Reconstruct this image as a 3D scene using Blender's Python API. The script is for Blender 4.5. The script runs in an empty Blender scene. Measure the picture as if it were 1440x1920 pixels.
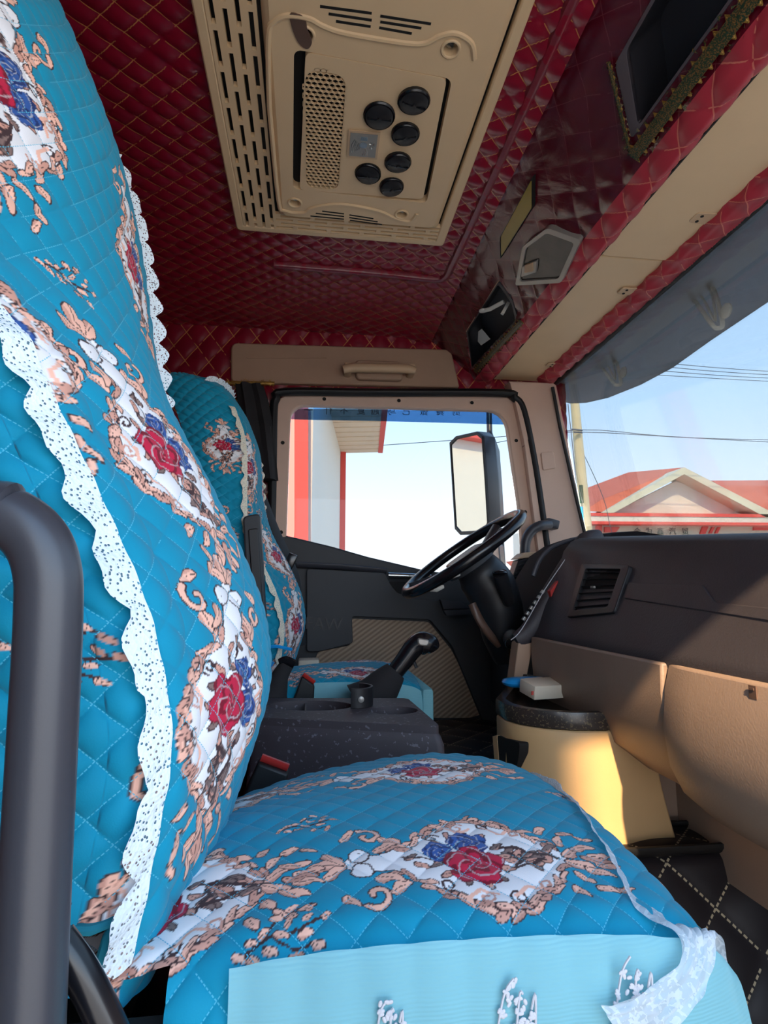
import bpy, bmesh, math, random
import numpy as np
from mathutils import Vector, Matrix, Euler
random.seed(7); rng=np.random.RandomState(7)
S=bpy.context.scene; COL=S.collection
# ================================================================ camera, sky, sun, exposure
# units are metres, the camera stands at the origin (0.5 m above the tunnel mat), X = forward of the truck, Y = across to the driver
cam=bpy.data.cameras.new('camera'); cam.sensor_fit='HORIZONTAL'; cam.sensor_width=36; cam.lens=36*1060/1440
cam.clip_start=.02; cam.clip_end=500
camo=bpy.data.objects.new('camera',cam); COL.objects.link(camo)
camo.location=(0,0,0); camo.rotation_euler=(math.radians(90+8.05),0,math.radians(-7.45)); S.camera=camo
W=bpy.data.worlds.new('sky'); S.world=W; W.use_nodes=True
nt=W.node_tree; nt.nodes.clear()
o=nt.nodes.new('ShaderNodeOutputWorld'); bg=nt.nodes.new('ShaderNodeBackground'); tc=nt.nodes.new('ShaderNodeTexCoord')
sx=nt.nodes.new('ShaderNodeSeparateXYZ'); cr=nt.nodes.new('ShaderNodeValToRGB')
nt.links.new(tc.outputs['Generated'],sx.inputs[0]); nt.links.new(sx.outputs['Z'],cr.inputs[0]); nt.links.new(cr.outputs[0],bg.inputs[0]); nt.links.new(bg.outputs[0],o.inputs[0])
e=cr.color_ramp.elements
e[0].position=0.0; e[0].color=(.92,.92,.95,1); e[1].position=1.0; e[1].color=(.16,.36,.72,1)
k=e.new(.10); k.color=(.82,.88,.95,1); k=e.new(.30); k.color=(.52,.72,.95,1)
bg.inputs[1].default_value=1.15
sun=bpy.data.lights.new('sun','SUN'); sun.energy=2.7; sun.angle=math.radians(1.2); sun.color=(1,.74,.44)
suno=bpy.data.objects.new('sun',sun); COL.objects.link(suno)
SUN_DIR=Vector((.16,.80,-.68)).normalized()
suno.rotation_euler=SUN_DIR.to_track_quat('-Z','Y').to_euler(); suno.location=(0,-6,8)
vs=S.view_settings; S.display_settings.display_device='sRGB'
vs.view_transform='Standard'; vs.look='None'; vs.gamma=1; vs.use_curve_mapping=False; vs.exposure=2.15
# ================================================================ helpers
_F=1060.;_T=math.radians(8.05);_S=math.radians(7.45)
_f=Vector((math.sin(_S)*math.cos(_T),math.cos(_S)*math.cos(_T),math.sin(_T)))
_r=Vector((math.cos(_S),-math.sin(_S),0)); _u=_r.cross(_f)
def at(x,y,X=None,Y=None,Z=None):
    """measured point of the photograph at a known real distance"""
    d=_f*_F+_r*(x-720)-_u*(y-960)
    t=X/d.x if X is not None else Y/d.y if Y is not None else Z/d.z
    return d*t
def lin(r,g,b):
    f=lambda c:(c/12.92 if c<=.04045 else ((c+.055)/1.055)**2.4)
    return (f(r/255),f(g/255),f(b/255),1)
class N:
    def __init__(s,name):
        s.m=bpy.data.materials.new(name); s.m.use_nodes=True; s.t=s.m.node_tree; s.t.nodes.clear()
        s.out=s.n('ShaderNodeOutputMaterial')
    def n(s,ty,**k):
        x=s.t.nodes.new(ty)
        for a,b in k.items(): setattr(x,a,b)
        return x
    def l(s,a,b): s.t.links.new(a,b)
    def math(s,op,a,b=None,c=None):
        x=s.n('ShaderNodeMath',operation=op)
        for i,v in enumerate((a,b,c)):
            if v is None: continue
            if isinstance(v,(int,float)): x.inputs[i].default_value=v
            else: s.l(v,x.inputs[i])
        return x.outputs[0]
    def mix(s,f,a,b):
        x=s.n('ShaderNodeMix',data_type='RGBA')
        for i,v in ((0,f),(6,a),(7,b)):
            if isinstance(v,(int,float)): x.inputs[i].default_value=v
            elif isinstance(v,tuple): x.inputs[i].default_value=v
            else: s.l(v,x.inputs[i])
        return x.outputs[2]
    def noise(s,scale,detail=4,vec=None,dist=0):
        x=s.n('ShaderNodeTexNoise'); x.inputs['Scale'].default_value=scale; x.inputs['Detail'].default_value=detail; x.inputs['Distortion'].default_value=dist
        if vec is None:
            c=s.n('ShaderNodeTexCoord'); vec=c.outputs['Object']
        s.l(vec,x.inputs['Vector']); return x.outputs['Fac']
    def bsdf(s,col,rough=.5,metal=0,spec=.5,bump=None,bstr=.2,bdist=.002,**kw):
        b=s.n('ShaderNodeBsdfPrincipled')
        for nm,v in (('Base Color',col),('Roughness',rough),('Metallic',metal),('Specular IOR Level',spec)):
            if isinstance(v,(int,float,tuple)): b.inputs[nm].default_value=v
            else: s.l(v,b.inputs[nm])
        for nm,v in kw.items(): b.inputs[nm.replace('_',' ')].default_value=v
        if bump is not None:
            p=s.n('ShaderNodeBump'); p.inputs['Strength'].default_value=bstr; p.inputs['Distance'].default_value=bdist; s.l(bump,p.inputs['Height']); s.l(p.outputs[0],b.inputs['Normal'])
        return b.outputs[0]
    def done(s,sh): s.l(sh,s.out.inputs[0]); return s.m
def plain(name,col,rough=.5,metal=0,spec=.5,var=.08,vscale=14,grain=None,gstr=.25,wear=None,**kw):
    s=N(name); nz=s.noise(vscale); c2=tuple(min(1,x*(1+var*2.2)) for x in col[:3])+(1,); c1=tuple(x*(1-var*2.2) for x in col[:3])+(1,)
    c=s.mix(nz,c1,c2)
    if wear:
        w=s.noise(wear[1],8); w=s.math('GREATER_THAN',w,wear[2]); c=s.mix(s.math('MULTIPLY',w,wear[3]),c,wear[0])
    g=s.noise(grain,3) if grain else None
    return s.done(s.bsdf(c,rough,metal,spec,g,gstr,.001,**kw))
def quilt(name,col,stitch,rough=.4,width=.02,spec=.5,attr=None,dash=0,grain=None,sheen=0,coat=0,wrinkle=0):
    s=N(name); uv=s.n('ShaderNodeUVMap'); uv.uv_map='quilt'; sp=s.n('ShaderNodeSeparateXYZ'); s.l(uv.outputs[0],sp.inputs[0])
    def dist(o): return s.math('ABSOLUTE',s.math('SUBTRACT',s.math('FRACT',s.math('ADD',o,.5)),.5))
    dx,dy=dist(sp.outputs[0]),dist(sp.outputs[1])
    def line(d,other):
        k=s.math('LESS_THAN',d,width)
        if dash: k=s.math('MULTIPLY',k,s.math('GREATER_THAN',s.math('FRACT',s.math('MULTIPLY',other,dash)),.35))
        return k
    m=s.math('MAXIMUM',line(dx,sp.outputs[1]),line(dy,sp.outputs[0]))
    if attr:
        a=s.n('ShaderNodeVertexColor'); a.layer_name=attr; base=a.outputs[0]
    else:
        nz=s.noise(9); base=s.mix(nz,tuple(x*.75 for x in col[:3])+(1,),tuple(min(1,x*1.25) for x in col[:3])+(1,))
    br=s.math('GREATER_THAN',s.noise(23,2),.42)
    c=s.mix(s.math('MULTIPLY',s.math('MULTIPLY',m,br),.8),base,stitch)
    bp=s.noise(wrinkle,5,dist=1.5) if wrinkle else (s.noise(grain,3) if grain else None)
    return s.done(s.bsdf(c,rough,0,spec,bp,.25 if wrinkle else .15,.012 if wrinkle else .001,Sheen_Weight=sheen*.4,Coat_Weight=coat))
def tag(o,label=None,cat=None,group=None,kind=None):
    for k,v in (('label',label),('category',cat),('group',group),('kind',kind)):
        if v: o[k]=v
    return o
def root(name,loc,label,cat,group=None):
    o=bpy.data.objects.new(name,None); COL.objects.link(o); o.location=loc; o.empty_display_size=.05
    return tag(o,label,cat,group)
def link(name,me,mat=None,parent=None):
    o=bpy.data.objects.new(name,me); COL.objects.link(o)
    if mat: me.materials.append(mat)
    if parent is not None:
        o.parent=parent
        if parent.type=='EMPTY': o.location=-Vector(parent.location)
    return o
class B:
    """collects shapes for ONE mesh"""
    def __init__(s): s.b=bmesh.new()
    def box(s,c,d,rot=None,bev=0):
        m=Matrix.Translation(c)
        if rot is not None: m=m@(rot.to_4x4() if isinstance(rot,Matrix) else Euler(rot).to_matrix().to_4x4())
        r=bmesh.ops.create_cube(s.b,size=1,matrix=m@Matrix.Diagonal((*d,1)))
        if bev:
            es=list({e for v in r['verts'] for e in v.link_edges})
            bmesh.ops.bevel(s.b,geom=es,offset=bev,segments=2,affect='EDGES',profile=.5)
        return s
    def tube(s,pts,r,n=10,smooth=0,cap=True,flat=None):
        pts=[Vector(p) for p in pts]
        if smooth:
            rs=[(x if isinstance(x,tuple) else (x,x)) for x in r] if isinstance(r,list) else None
            pp=[pts[0]]+pts+[pts[-1]]; out=[];ro=[]
            for i in range(1,len(pp)-2):
                for k in range(smooth):
                    t=k/smooth; a,b_,c,d=pp[i-1],pp[i],pp[i+1],pp[i+2]
                    out.append(.5*((2*b_)+(c-a)*t+(2*a-5*b_+4*c-d)*t*t+(3*b_-a-3*c+d)*t**3))
                    if rs: ro.append(tuple(g*(1-t)+h*t for g,h in zip(rs[i-1],rs[i])))
            out.append(pts[-1]); pts=out
            if rs: ro.append(rs[-1]); r=ro
        m=len(pts); up=None; rings=[]
        for i,p in enumerate(pts):
            tg=(pts[min(i+1,m-1)]-pts[max(i-1,0)]).normalized()
            if up is None: up=tg.orthogonal().normalized() if flat is None else Vector(flat)
            up=(up-tg*up.dot(tg)).normalized(); sd=tg.cross(up)
            ri=r[i] if isinstance(r,list) else r
            ra,rb=(ri if isinstance(ri,tuple) else (ri,ri))
            rings.append([s.b.verts.new(p+up*ra*math.cos(2*math.pi*j/n)+sd*rb*math.sin(2*math.pi*j/n)) for j in range(n)])
        for a,b_ in zip(rings,rings[1:]):
            for j in range(n): s.b.faces.new((a[j],a[(j+1)%n],b_[(j+1)%n],b_[j]))
        if cap: s.b.faces.new(rings[0][::-1]); s.b.faces.new(rings[-1])
        return s
    def prism(s,pts,vec):
        """polygon extruded along vec"""
        vec=Vector(vec); a=[s.b.verts.new(Vector(p)) for p in pts]; b_=[s.b.verts.new(Vector(p)+vec) for p in pts]; n=len(pts)
        s.b.faces.new(a[::-1]); s.b.faces.new(b_)
        for i in range(n): s.b.faces.new((a[i],a[(i+1)%n],b_[(i+1)%n],b_[i]))
        return s
    def strip(s,A,Bq,vec,n=60):
        """open band between two lines, with thickness"""
        def res(L):
            L=[Vector(p) for p in L]; d=[0]
            for a,c in zip(L,L[1:]): d.append(d[-1]+(c-a).length)
            out=[]
            for k in range(n):
                t=d[-1]*k/(n-1); i=max(j for j in range(len(d)-1) if d[j]<=t+1e-9); out.append(L[i].lerp(L[i+1],(t-d[i])/max(d[i+1]-d[i],1e-9)))
            return out
        vec=Vector(vec); R=[]
        for a,c in zip(res(A),res(Bq)): R.append((a,c,c+vec,a+vec))
        return s.loft(R)
    def ring(s,outer,inner,vec):
        vec=Vector(vec); n=len(outer)
        A=[[s.b.verts.new(Vector(p)+o) for p in L] for L in (outer,inner) for o in (Vector(),vec)]
        o0,o1,i0,i1=A
        for k in range(n):
            j=(k+1)%n
            s.b.faces.new((o0[k],o0[j],i0[j],i0[k])); s.b.faces.new((o1[k],i1[k],i1[j],o1[j]))
            s.b.faces.new((o0[k],o1[k],o1[j],o0[j])); s.b.faces.new((i0[k],i0[j],i1[j],i1[k]))
        return s
    def lathe(s,c,axis,prof,n=24,rot0=None):
        """prof: (radius, height) along axis"""
        ax=Vector(axis).normalized(); u=ax.orthogonal().normalized(); v=ax.cross(u); c=Vector(c); rings=[]
        for r,h in prof: rings.append([s.b.verts.new(c+ax*h+(u*math.cos(2*math.pi*j/n)+v*math.sin(2*math.pi*j/n))*max(r,1e-5)) for j in range(n)])
        for a,b_ in zip(rings,rings[1:]):
            for j in range(n): s.b.faces.new((a[j],a[(j+1)%n],b_[(j+1)%n],b_[j]))
        s.b.faces.new(rings[0][::-1]); s.b.faces.new(rings[-1]); return s
    def ell(s,c,r,rot=None,seg=16):
        m=Matrix.Translation(c)
        if rot is not None: m=m@Euler(rot).to_matrix().to_4x4()
        bmesh.ops.create_uvsphere(s.b,u_segments=seg,v_segments=seg//2+2,radius=1,matrix=m@Matrix.Diagonal((*r,1))); return s
    def loft(s,secs,closed=True,cap=True):
        R=[[s.b.verts.new(Vector(p)) for p in q] for q in secs]; n=len(R[0])
        for a,b_ in zip(R,R[1:]):
            for j in range(n if closed else n-1): s.b.faces.new((a[j],a[(j+1)%n],b_[(j+1)%n],b_[j]))
        if cap and closed: s.b.faces.new(R[0][::-1]); s.b.faces.new(R[-1])
        return s
    def out(s,name,mat,parent=None,smooth=40,bevel=0,seg=2):
        bmesh.ops.recalc_face_normals(s.b,faces=s.b.faces)
        me=bpy.data.meshes.new(name); s.b.to_mesh(me); s.b.free()
        if smooth:
            me.polygons.foreach_set('use_smooth',[True]*len(me.polygons))
            try: me.set_sharp_from_angle(angle=math.radians(smooth))
            except Exception: pass
        o=link(name,me,mat,parent)
        if bevel:
            m=o.modifiers.new('bevel','BEVEL'); m.width=bevel; m.segments=seg; m.limit_method='ANGLE'; m.angle_limit=math.radians(35)
        return o
def grid(name,P,mat,parent=None,uv=None,col=None,thick=0,mask=None):
    """dense surface from an array of points (n, m, 3)"""
    n,m=P.shape[:2]; idx=np.arange(n*m).reshape(n,m)
    q=np.stack([idx[:-1,:-1],idx[:-1,1:],idx[1:,1:],idx[1:,:-1]],-1).reshape(-1,4)
    if mask is not None: q=q[mask.reshape(-1)]
    me=bpy.data.meshes.new(name); nf=len(q)
    me.vertices.add(n*m); me.vertices.foreach_set('co',np.ascontiguousarray(P.reshape(-1,3),np.float32).ravel())
    me.loops.add(nf*4); me.loops.foreach_set('vertex_index',q.ravel().astype(np.int32))
    me.polygons.add(nf); me.polygons.foreach_set('loop_start',np.arange(0,nf*4,4,dtype=np.int32)); me.polygons.foreach_set('loop_total',np.full(nf,4,np.int32))
    me.polygons.foreach_set('use_smooth',np.ones(nf,bool))
    if uv is not None:
        L=me.uv_layers.new(name='quilt'); L.data.foreach_set('uv',uv.reshape(-1,2)[q.ravel()].astype(np.float32).ravel())
    if col is not None:
        A=me.color_attributes.new('print','FLOAT_COLOR','POINT'); c=np.ones((n*m,4),np.float32); c[:,:3]=col.reshape(-1,3); A.data.foreach_set('color',c.ravel())
    me.update(calc_edges=True); me.validate()
    o=link(name,me,mat,parent)
    if thick:
        md=o.modifiers.new('thickness','SOLIDIFY'); md.thickness=thick; md.offset=0
    return o
def normals(P):
    a=np.gradient(P,axis=0); b=np.gradient(P,axis=1); n=np.cross(b,a); return n/np.maximum(np.linalg.norm(n,axis=-1,keepdims=True),1e-9)
def puff(p,q,amp): return amp*(np.sqrt(np.abs(np.sin(np.pi*p)))*np.sqrt(np.abs(np.sin(np.pi*q))))
def vnoise(shape,k,seed=0):
    """smooth value noise on a grid"""
    r=np.random.RandomState(seed); a=r.rand(k+2,k+2)
    y=np.linspace(0,k,shape[0]);x=np.linspace(0,k,shape[1]); yi=y.astype(int);xi=x.astype(int); fy=(y-yi)[:,None];fx=(x-xi)[None]
    fy=fy*fy*(3-2*fy);fx=fx*fx*(3-2*fx)
    return a[yi][:,xi]*(1-fy)*(1-fx)+a[yi+1][:,xi]*fy*(1-fx)+a[yi][:,xi+1]*(1-fy)*fx+a[yi+1][:,xi+1]*fy*fx
def rounded(pts,r,n=5):
    """rounds the corners of a polygon"""
    pts=[Vector(p) for p in pts]; out=[]; m=len(pts)
    for i,p in enumerate(pts):
        a,b_=pts[i-1]-p,pts[(i+1)%m]-p; rr=r[i] if isinstance(r,(list,tuple)) else r
        rr=min(rr,a.length*.49,b_.length*.49); s0=p+a.normalized()*rr; s1=p+b_.normalized()*rr
        for k in range(n+1):
            t=k/n; out.append(s0*(1-t)**2+p*2*t*(1-t)+s1*t*t)
    return out
def text(name,body,size,mat,M,parent=None,depth=.001):
    c=bpy.data.curves.new(name,'FONT'); c.body=body; c.size=size; c.extrude=depth; c.align_x='CENTER'; c.align_y='CENTER'; c.resolution_u=3
    o=bpy.data.objects.new(name,c); COL.objects.link(o); dg=bpy.context.evaluated_depsgraph_get(); me=bpy.data.meshes.new_from_object(o.evaluated_get(dg))
    bpy.data.objects.remove(o); me.transform(M); me.name=name
    return link(name,me,mat,parent)
def frame(o,x,y):
    """matrix with local X along x, local Y along y"""
    x=Vector(x).normalized(); z=x.cross(Vector(y)).normalized(); y=z.cross(x)
    return Matrix.Translation(o)@Matrix((x,y,z)).transposed().to_4x4()
# ================================================================ materials
M={}
RED=(.23,.004,.02,1)
M['vinyl']=quilt('quilted_red_vinyl',RED,lin(200,140,80),.34,.022,.5,dash=0,coat=.25)
M['vinyl_plain']=quilt('red_vinyl_taut',RED,lin(120,50,60),.28,.010,.5,wrinkle=11,coat=.2)
M['fascia']=quilt('taut_shaded_vinyl',(.10,.003,.012,1),lin(120,52,60),.26,.012,.5,wrinkle=9,coat=.25)  # same red vinyl, darkened to put the overhead shade into the colour
M['vinyl_pink_lit']=quilt('quilted_rose_lit_vinyl',(.42,.035,.055,1),lin(220,130,110),.38,.02,.4)  # red vinyl lightened to rose for the window-lit lip; the roll shares it
M['mat']=quilt('black_leather_mat',(.016,.012,.014,1),lin(200,182,150),.42,.018,.4,dash=9)
M['cover']=quilt('printed_seat_cover',(0,0,0,1),lin(84,178,204),.75,.015,.25,attr='print',dash=9,grain=900,sheen=.25)
M['beige']=plain('beige_abs',lin(226,194,152),.45,var=.02,grain=500,gstr=.08)
M['beige2']=plain('beige_trim',lin(204,172,138),.55,var=.03,grain=400,gstr=.12)
M['pillar']=plain('rosy_beige_trim',lin(212,180,160),.55,var=.03,grain=400,gstr=.1)
M['taupe']=plain('taupe_trim',lin(172,140,116),.5,var=.04,grain=400,gstr=.1)
M['cream']=plain('cream_box',lin(204,166,118),.5,var=.04,grain=350,gstr=.12)
M['dash']=plain('black_dash',lin(56,51,55),.55,var=.06,grain=260,gstr=.55)
M['dashlow']=plain('taupe_dash',lin(148,124,108),.5,var=.04,grain=300,gstr=.3)
M['black']=plain('black_plastic',lin(30,29,32),.45,var=.08,grain=500,gstr=.1)
M['matte']=plain('matte_black',lin(26,24,27),.85,spec=.12,var=.06)
M['doorblk']=plain('charcoal_door',lin(52,54,58),.6,var=.05,grain=500,gstr=.15)
M['consoleblk']=plain('scuffed_console',lin(64,58,63),.6,var=.08,grain=500,gstr=.15,wear=(lin(135,135,145),130,.63,.45))
M['traytop']=plain('worn_tray',lin(58,50,46),.25,var=.1,grain=300,gstr=.1,wear=(lin(150,132,96),240,.60,.35))
M['gloss']=plain('gloss_black',lin(22,22,26),.22,var=.05)
M['rubber']=plain('black_rubber',lin(18,18,20),.55,var=.1)
M['bar']=plain('grey_bar',lin(58,58,64),.36,var=.04,grain=600,gstr=.05)
M['dark']=plain('dark_recess',lin(10,8,8),.8,var=.1)
M['steel']=plain('steel',lin(170,172,172),.25,1.0,var=.03)
M['chrome']=plain('satin_chrome',lin(200,205,205),.18,1.0,var=.02)
M['silver']=plain('silver_plastic',lin(150,146,140),.3,.3,var=.03)
M['grey']=plain('grey_bin',lin(88,80,86),.5,var=.05)
M['darkbin']=plain('dark_bin',lin(44,44,50),.45,var=.06)
M['yellow']=plain('yellow_film',lin(150,130,50),.25,var=.08)
M['redp']=plain('red_button',lin(190,50,45),.4,var=.05)
M['brown']=plain('brown_trim',lin(96,72,60),.4,var=.1)
M['white']=plain('white_plastic',lin(215,213,205),.5,var=.03)
M['bluep']=plain('blue_plastic',lin(20,150,225),.3,var=.03)
M['card']=plain('card_box',lin(226,212,190),.6,var=.05)
M['cardred']=plain('card_red',lin(200,80,70),.6,var=.05)
M['cloth']=plain('black_cloth',lin(34,32,34),.9,var=.2)
M['belt']=plain('belt_webbing',lin(40,42,46),.7,var=.06,grain=800,gstr=.3)
M['teal_plain']=plain('teal_cloth',lin(10,120,140),.8,var=.08)
M['gold']=plain('gold_thread',lin(170,130,60),.35,.5,var=.2,vscale=90)
M['green']=plain('green_thread',lin(20,70,42),.5,.1,var=.25,vscale=90)
M['braid']=(lambda s:s.done(s.bsdf(s.mix(s.math('GREATER_THAN',s.noise(420,2),.52),lin(26,54,36),s.mix(s.noise(300,2),lin(60,38,26),lin(150,112,56))),.5)))(N('tinsel_braid'))
M['stitch']=plain('pale_thread',lin(190,190,196),.7,var=.05)
M['lens']=plain('smoky_lens',lin(66,62,58),.10,.3,var=.2,vscale=30)
M['mirror']=N('mirror_glass'); M['mirror']=M['mirror'].done(M['mirror'].bsdf((.82,.85,.86,1),.02,1.0))
def glassmat(name,tint,gl=.06,rough=.0):
    s=N(name); t=s.n('ShaderNodeBsdfTransparent'); t.inputs[0].default_value=tint
    g=s.n('ShaderNodeBsdfGlossy'); g.inputs['Roughness'].default_value=rough; fr=s.n('ShaderNodeFresnel'); fr.inputs[0].default_value=1.45
    m=s.n('ShaderNodeMixShader'); s.l(s.math('MULTIPLY',fr.outputs[0],gl*10),m.inputs[0]); s.l(t.outputs[0],m.inputs[1]); s.l(g.outputs[0],m.inputs[2]); return s.done(m.outputs[0])
M['glass']=glassmat('window_glass',(.52,.54,.55,1),.035)
M['bluefilm']=glassmat('blue_rain_guard',(.26,.42,.60,1),.05)
def film(name,tint,dif,fac):
    s=N(name); t=s.n('ShaderNodeBsdfTransparent'); t.inputs[0].default_value=tint
    nz=s.noise(60,8); d=s.bsdf(s.mix(nz,tuple(x*.7 for x in dif[:3])+(1,),dif),.35); m=s.n('ShaderNodeMixShader')
    sc=s.noise(5,10); s.l(s.math('ADD',fac-.1,s.math('MULTIPLY',sc,.2)),m.inputs[0]); tl=s.n('ShaderNodeBsdfTranslucent'); tl.inputs[0].default_value=dif; m2=s.n('ShaderNodeMixShader'); m2.inputs[0].default_value=.85; s.l(d,m2.inputs[1]); s.l(tl.outputs[0],m2.inputs[2]); s.l(t.outputs[0],m.inputs[1]); s.l(m2.outputs[0],m.inputs[2]); return s.done(m.outputs[0])
M['smoke']=film('smoked_acrylic',(.45,.45,.46,1),lin(172,166,160),.64)
M['clear']=film('dusty_clear_plastic',(.85,.85,.85,1),lin(245,240,230),.7)
def sheer(name,col,op,embroid=None,ribs=0):
    s=N(name); t=s.n('ShaderNodeBsdfTransparent'); d=s.n('ShaderNodeBsdfDiffuse'); tr=s.n('ShaderNodeBsdfTranslucent')
    c=s.mix(s.noise(12),tuple(x*.85 for x in col[:3])+(1,),col)
    fac=op
    if embroid:
        tc=s.n('ShaderNodeTexCoord'); v=s.n('ShaderNodeTexVoronoi'); v.feature='DISTANCE_TO_EDGE'; v.inputs['Scale'].default_value=embroid; s.l(tc.outputs['Object'],v.inputs['Vector'])
        e=s.math('LESS_THAN',v.outputs['Distance'],.14); e2=s.math('GREATER_THAN',s.noise(embroid*.5,3,dist=2),.5)
        em=s.math('MULTIPLY',e,e2); fac=s.math('MAXIMUM',op,s.math('MULTIPLY',em,.97)); c=s.mix(em,c,(.75,.8,.84,1))
    s.l(c,d.inputs[0]); s.l(c,tr.inputs[0])
    a=s.n('ShaderNodeMixShader'); a.inputs[0].default_value=.35; s.l(d.outputs[0],a.inputs[1]); s.l(tr.outputs[0],a.inputs[2])
    m=s.n('ShaderNodeMixShader')
    if isinstance(fac,(int,float)): m.inputs[0].default_value=fac
    else: s.l(fac,m.inputs[0])
    s.l(t.outputs[0],m.inputs[1]); s.l(a.outputs[0],m.inputs[2]); 
    if ribs:
        tc=s.n('ShaderNodeTexCoord'); w=s.n('ShaderNodeTexWave'); w.inputs['Scale'].default_value=ribs; w.bands_direction='Z'; w.inputs['Distortion'].default_value=.6; s.l(tc.outputs['Object'],w.inputs['Vector'])
        bp=s.n('ShaderNodeBump'); bp.inputs['Strength'].default_value=.25; bp.inputs['Distance'].default_value=.001; s.l(w.outputs['Fac'],bp.inputs['Height']); s.l(bp.outputs[0],d.inputs['Normal'])
    return s.done(m.outputs[0])
M['skirt']=sheer('cyan_sheer_skirt',lin(160,222,230),.90,ribs=130)
M['skirt_embroid']=sheer('cyan_skirt_embroidered',lin(120,205,215),.85,embroid=260)
M['organza']=sheer('white_organza_lace',lin(228,238,246),.74,embroid=150)
def lacemat(name,col,scale):
    s=N(name); tc=s.n('ShaderNodeTexCoord'); v=s.n('ShaderNodeTexVoronoi'); v.inputs['Scale'].default_value=scale; s.l(tc.outputs['Object'],v.inputs['Vector'])
    h=s.math('LESS_THAN',v.outputs['Distance'],.30); d=s.bsdf(col,.85,0,.2,v.outputs['Distance'],.5,.002); t=s.n('ShaderNodeBsdfTransparent'); m=s.n('ShaderNodeMixShader')
    s.l(s.math('MULTIPLY',h,.85),m.inputs[0]); s.l(d,m.inputs[1]); s.l(t.outputs[0],m.inputs[2]); return s.done(m.outputs[0])
M['lace']=lacemat('white_scallop_lace',lin(222,232,238),330)
M['lace2']=lacemat('cream_scallop_lace',lin(232,225,205),420)
def insertmat():
    s=N('ribbed_beige_insert'); tc=s.n('ShaderNodeTexCoord'); w=s.n('ShaderNodeTexWave'); mp=s.n('ShaderNodeMapping'); mp.inputs['Rotation'].default_value=(0,math.radians(35),0)
    s.l(tc.outputs['Object'],mp.inputs[0]); s.l(mp.outputs[0],w.inputs['Vector']); w.bands_direction='Z'; w.inputs['Scale'].default_value=22
    c=s.mix(w.outputs['Fac'],lin(138,116,98),lin(176,152,128)); return s.done(s.bsdf(c,.6,0,.3,w.outputs['Fac'],.5,.002))
M['insert']=insertmat()
# ---------------------------------------------------------------- seat surfaces (pure numpy, metres)
def smooth(a,k):
    a=np.asarray(a,float)
    if k<2: return a
    p=np.pad(a,(k,k),'edge'); w=np.hanning(2*k+1); w/=w.sum()
    return np.convolve(p,w,'same')[k:-k]
BZ=[-.27,-.22,-.155,-.095,-.013,.065,.141,.203,.30,.364,.45,.53,.64,.76,.80]
BX=[-.110,-.094,-.084,-.075,-.094,-.132,-.172,-.198,-.211,-.220,-.232,-.250,-.296,-.358,-.385]
UZ=[-.27,-.25,-.12,-.05,.04,.12,.19,.275,.36,.80]
UB=[.008,.014,.034,.044,.048,.050,.042,.022,.012,.012]
HZ=[-.27,0,.25,.40,.50,.65,.74,.80]
HW=[.20,.212,.208,.19,.172,.145,.12,.105]
def back_surface(n,yc=.60,zs=1.0,hws=1.0,nf=260,ns=110,nc=26,depth=.165):
    """rows go up the backrest, columns run near side -> front -> far side; returns points, u, v (metres)"""
    z=np.linspace(-.26,.775,n)
    fx=smooth(np.interp(z,BZ,BX),n//20); bu=smooth(np.interp(z,UZ,UB),n//20); hw=smooth(np.interp(z,HZ,HW),n//14)*hws
    # rounded top
    k=np.clip((z-.70)/.077,0,1); rr=np.sqrt(np.clip(1-k**2,0.02,1)); hw=hw*(.25+.75*rr)
    dp=depth*(.35+.65*rr); fx=fx-.05*(1-rr)
    zz=np.where(z>0,z*zs,z)
    rc=.045; cols=[];us=[]
    for s in np.linspace(1,0,ns,endpoint=False): cols.append(('n',s))
    for s in np.linspace(0,1,nc,endpoint=False): cols.append(('c',s))
    for s in np.linspace(0,1,nf,endpoint=False): cols.append(('f',s))
    for s in np.linspace(0,1,nc,endpoint=False): cols.append(('d',s))
    for s in np.linspace(0,1,max(8,ns//3)): cols.append(('r',s))
    P=np.zeros((n,len(cols),3)); U=np.zeros((n,len(cols)))
    hwm=.205
    for j,(t,s) in enumerate(cols):
        if t=='n': x=fx-rc-s*(dp-rc); y=-hw-.012*np.sin(np.pi*s); u=-rc-s*(depth-rc)
        elif t=='c':
            a=s*math.pi/2; x=fx-rc*(1-math.sin(a)); y=-hw+rc*(1-math.cos(a)); u=-rc+s*rc*1.4
        elif t=='f':
            x=fx+bu*(1-(2*s-1)**2); y=(-hw+rc)+s*2*(hw-rc); u=.4*rc+s*2*(hwm-rc)
        elif t=='d':
            a=(1-s)*math.pi/2; x=fx-rc*(1-math.sin(a)); y=hw-rc*(1-math.cos(a)); u=.4*rc+2*(hwm-rc)+s*rc*1.4
        else: x=fx-rc-s*(dp-rc); y=hw+.012*np.sin(np.pi*s); u=.4*rc+2*(hwm-rc)+rc*1.4+s*(depth-rc)
        P[:,j,0]=x;P[:,j,1]=yc+y;P[:,j,2]=zz;U[:,j]=u
    v=np.concatenate([[0],np.cumsum(np.hypot(np.diff(z),np.diff(fx)))])
    V=np.repeat(v[:,None],len(cols),1)
    return P,U,V
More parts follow.
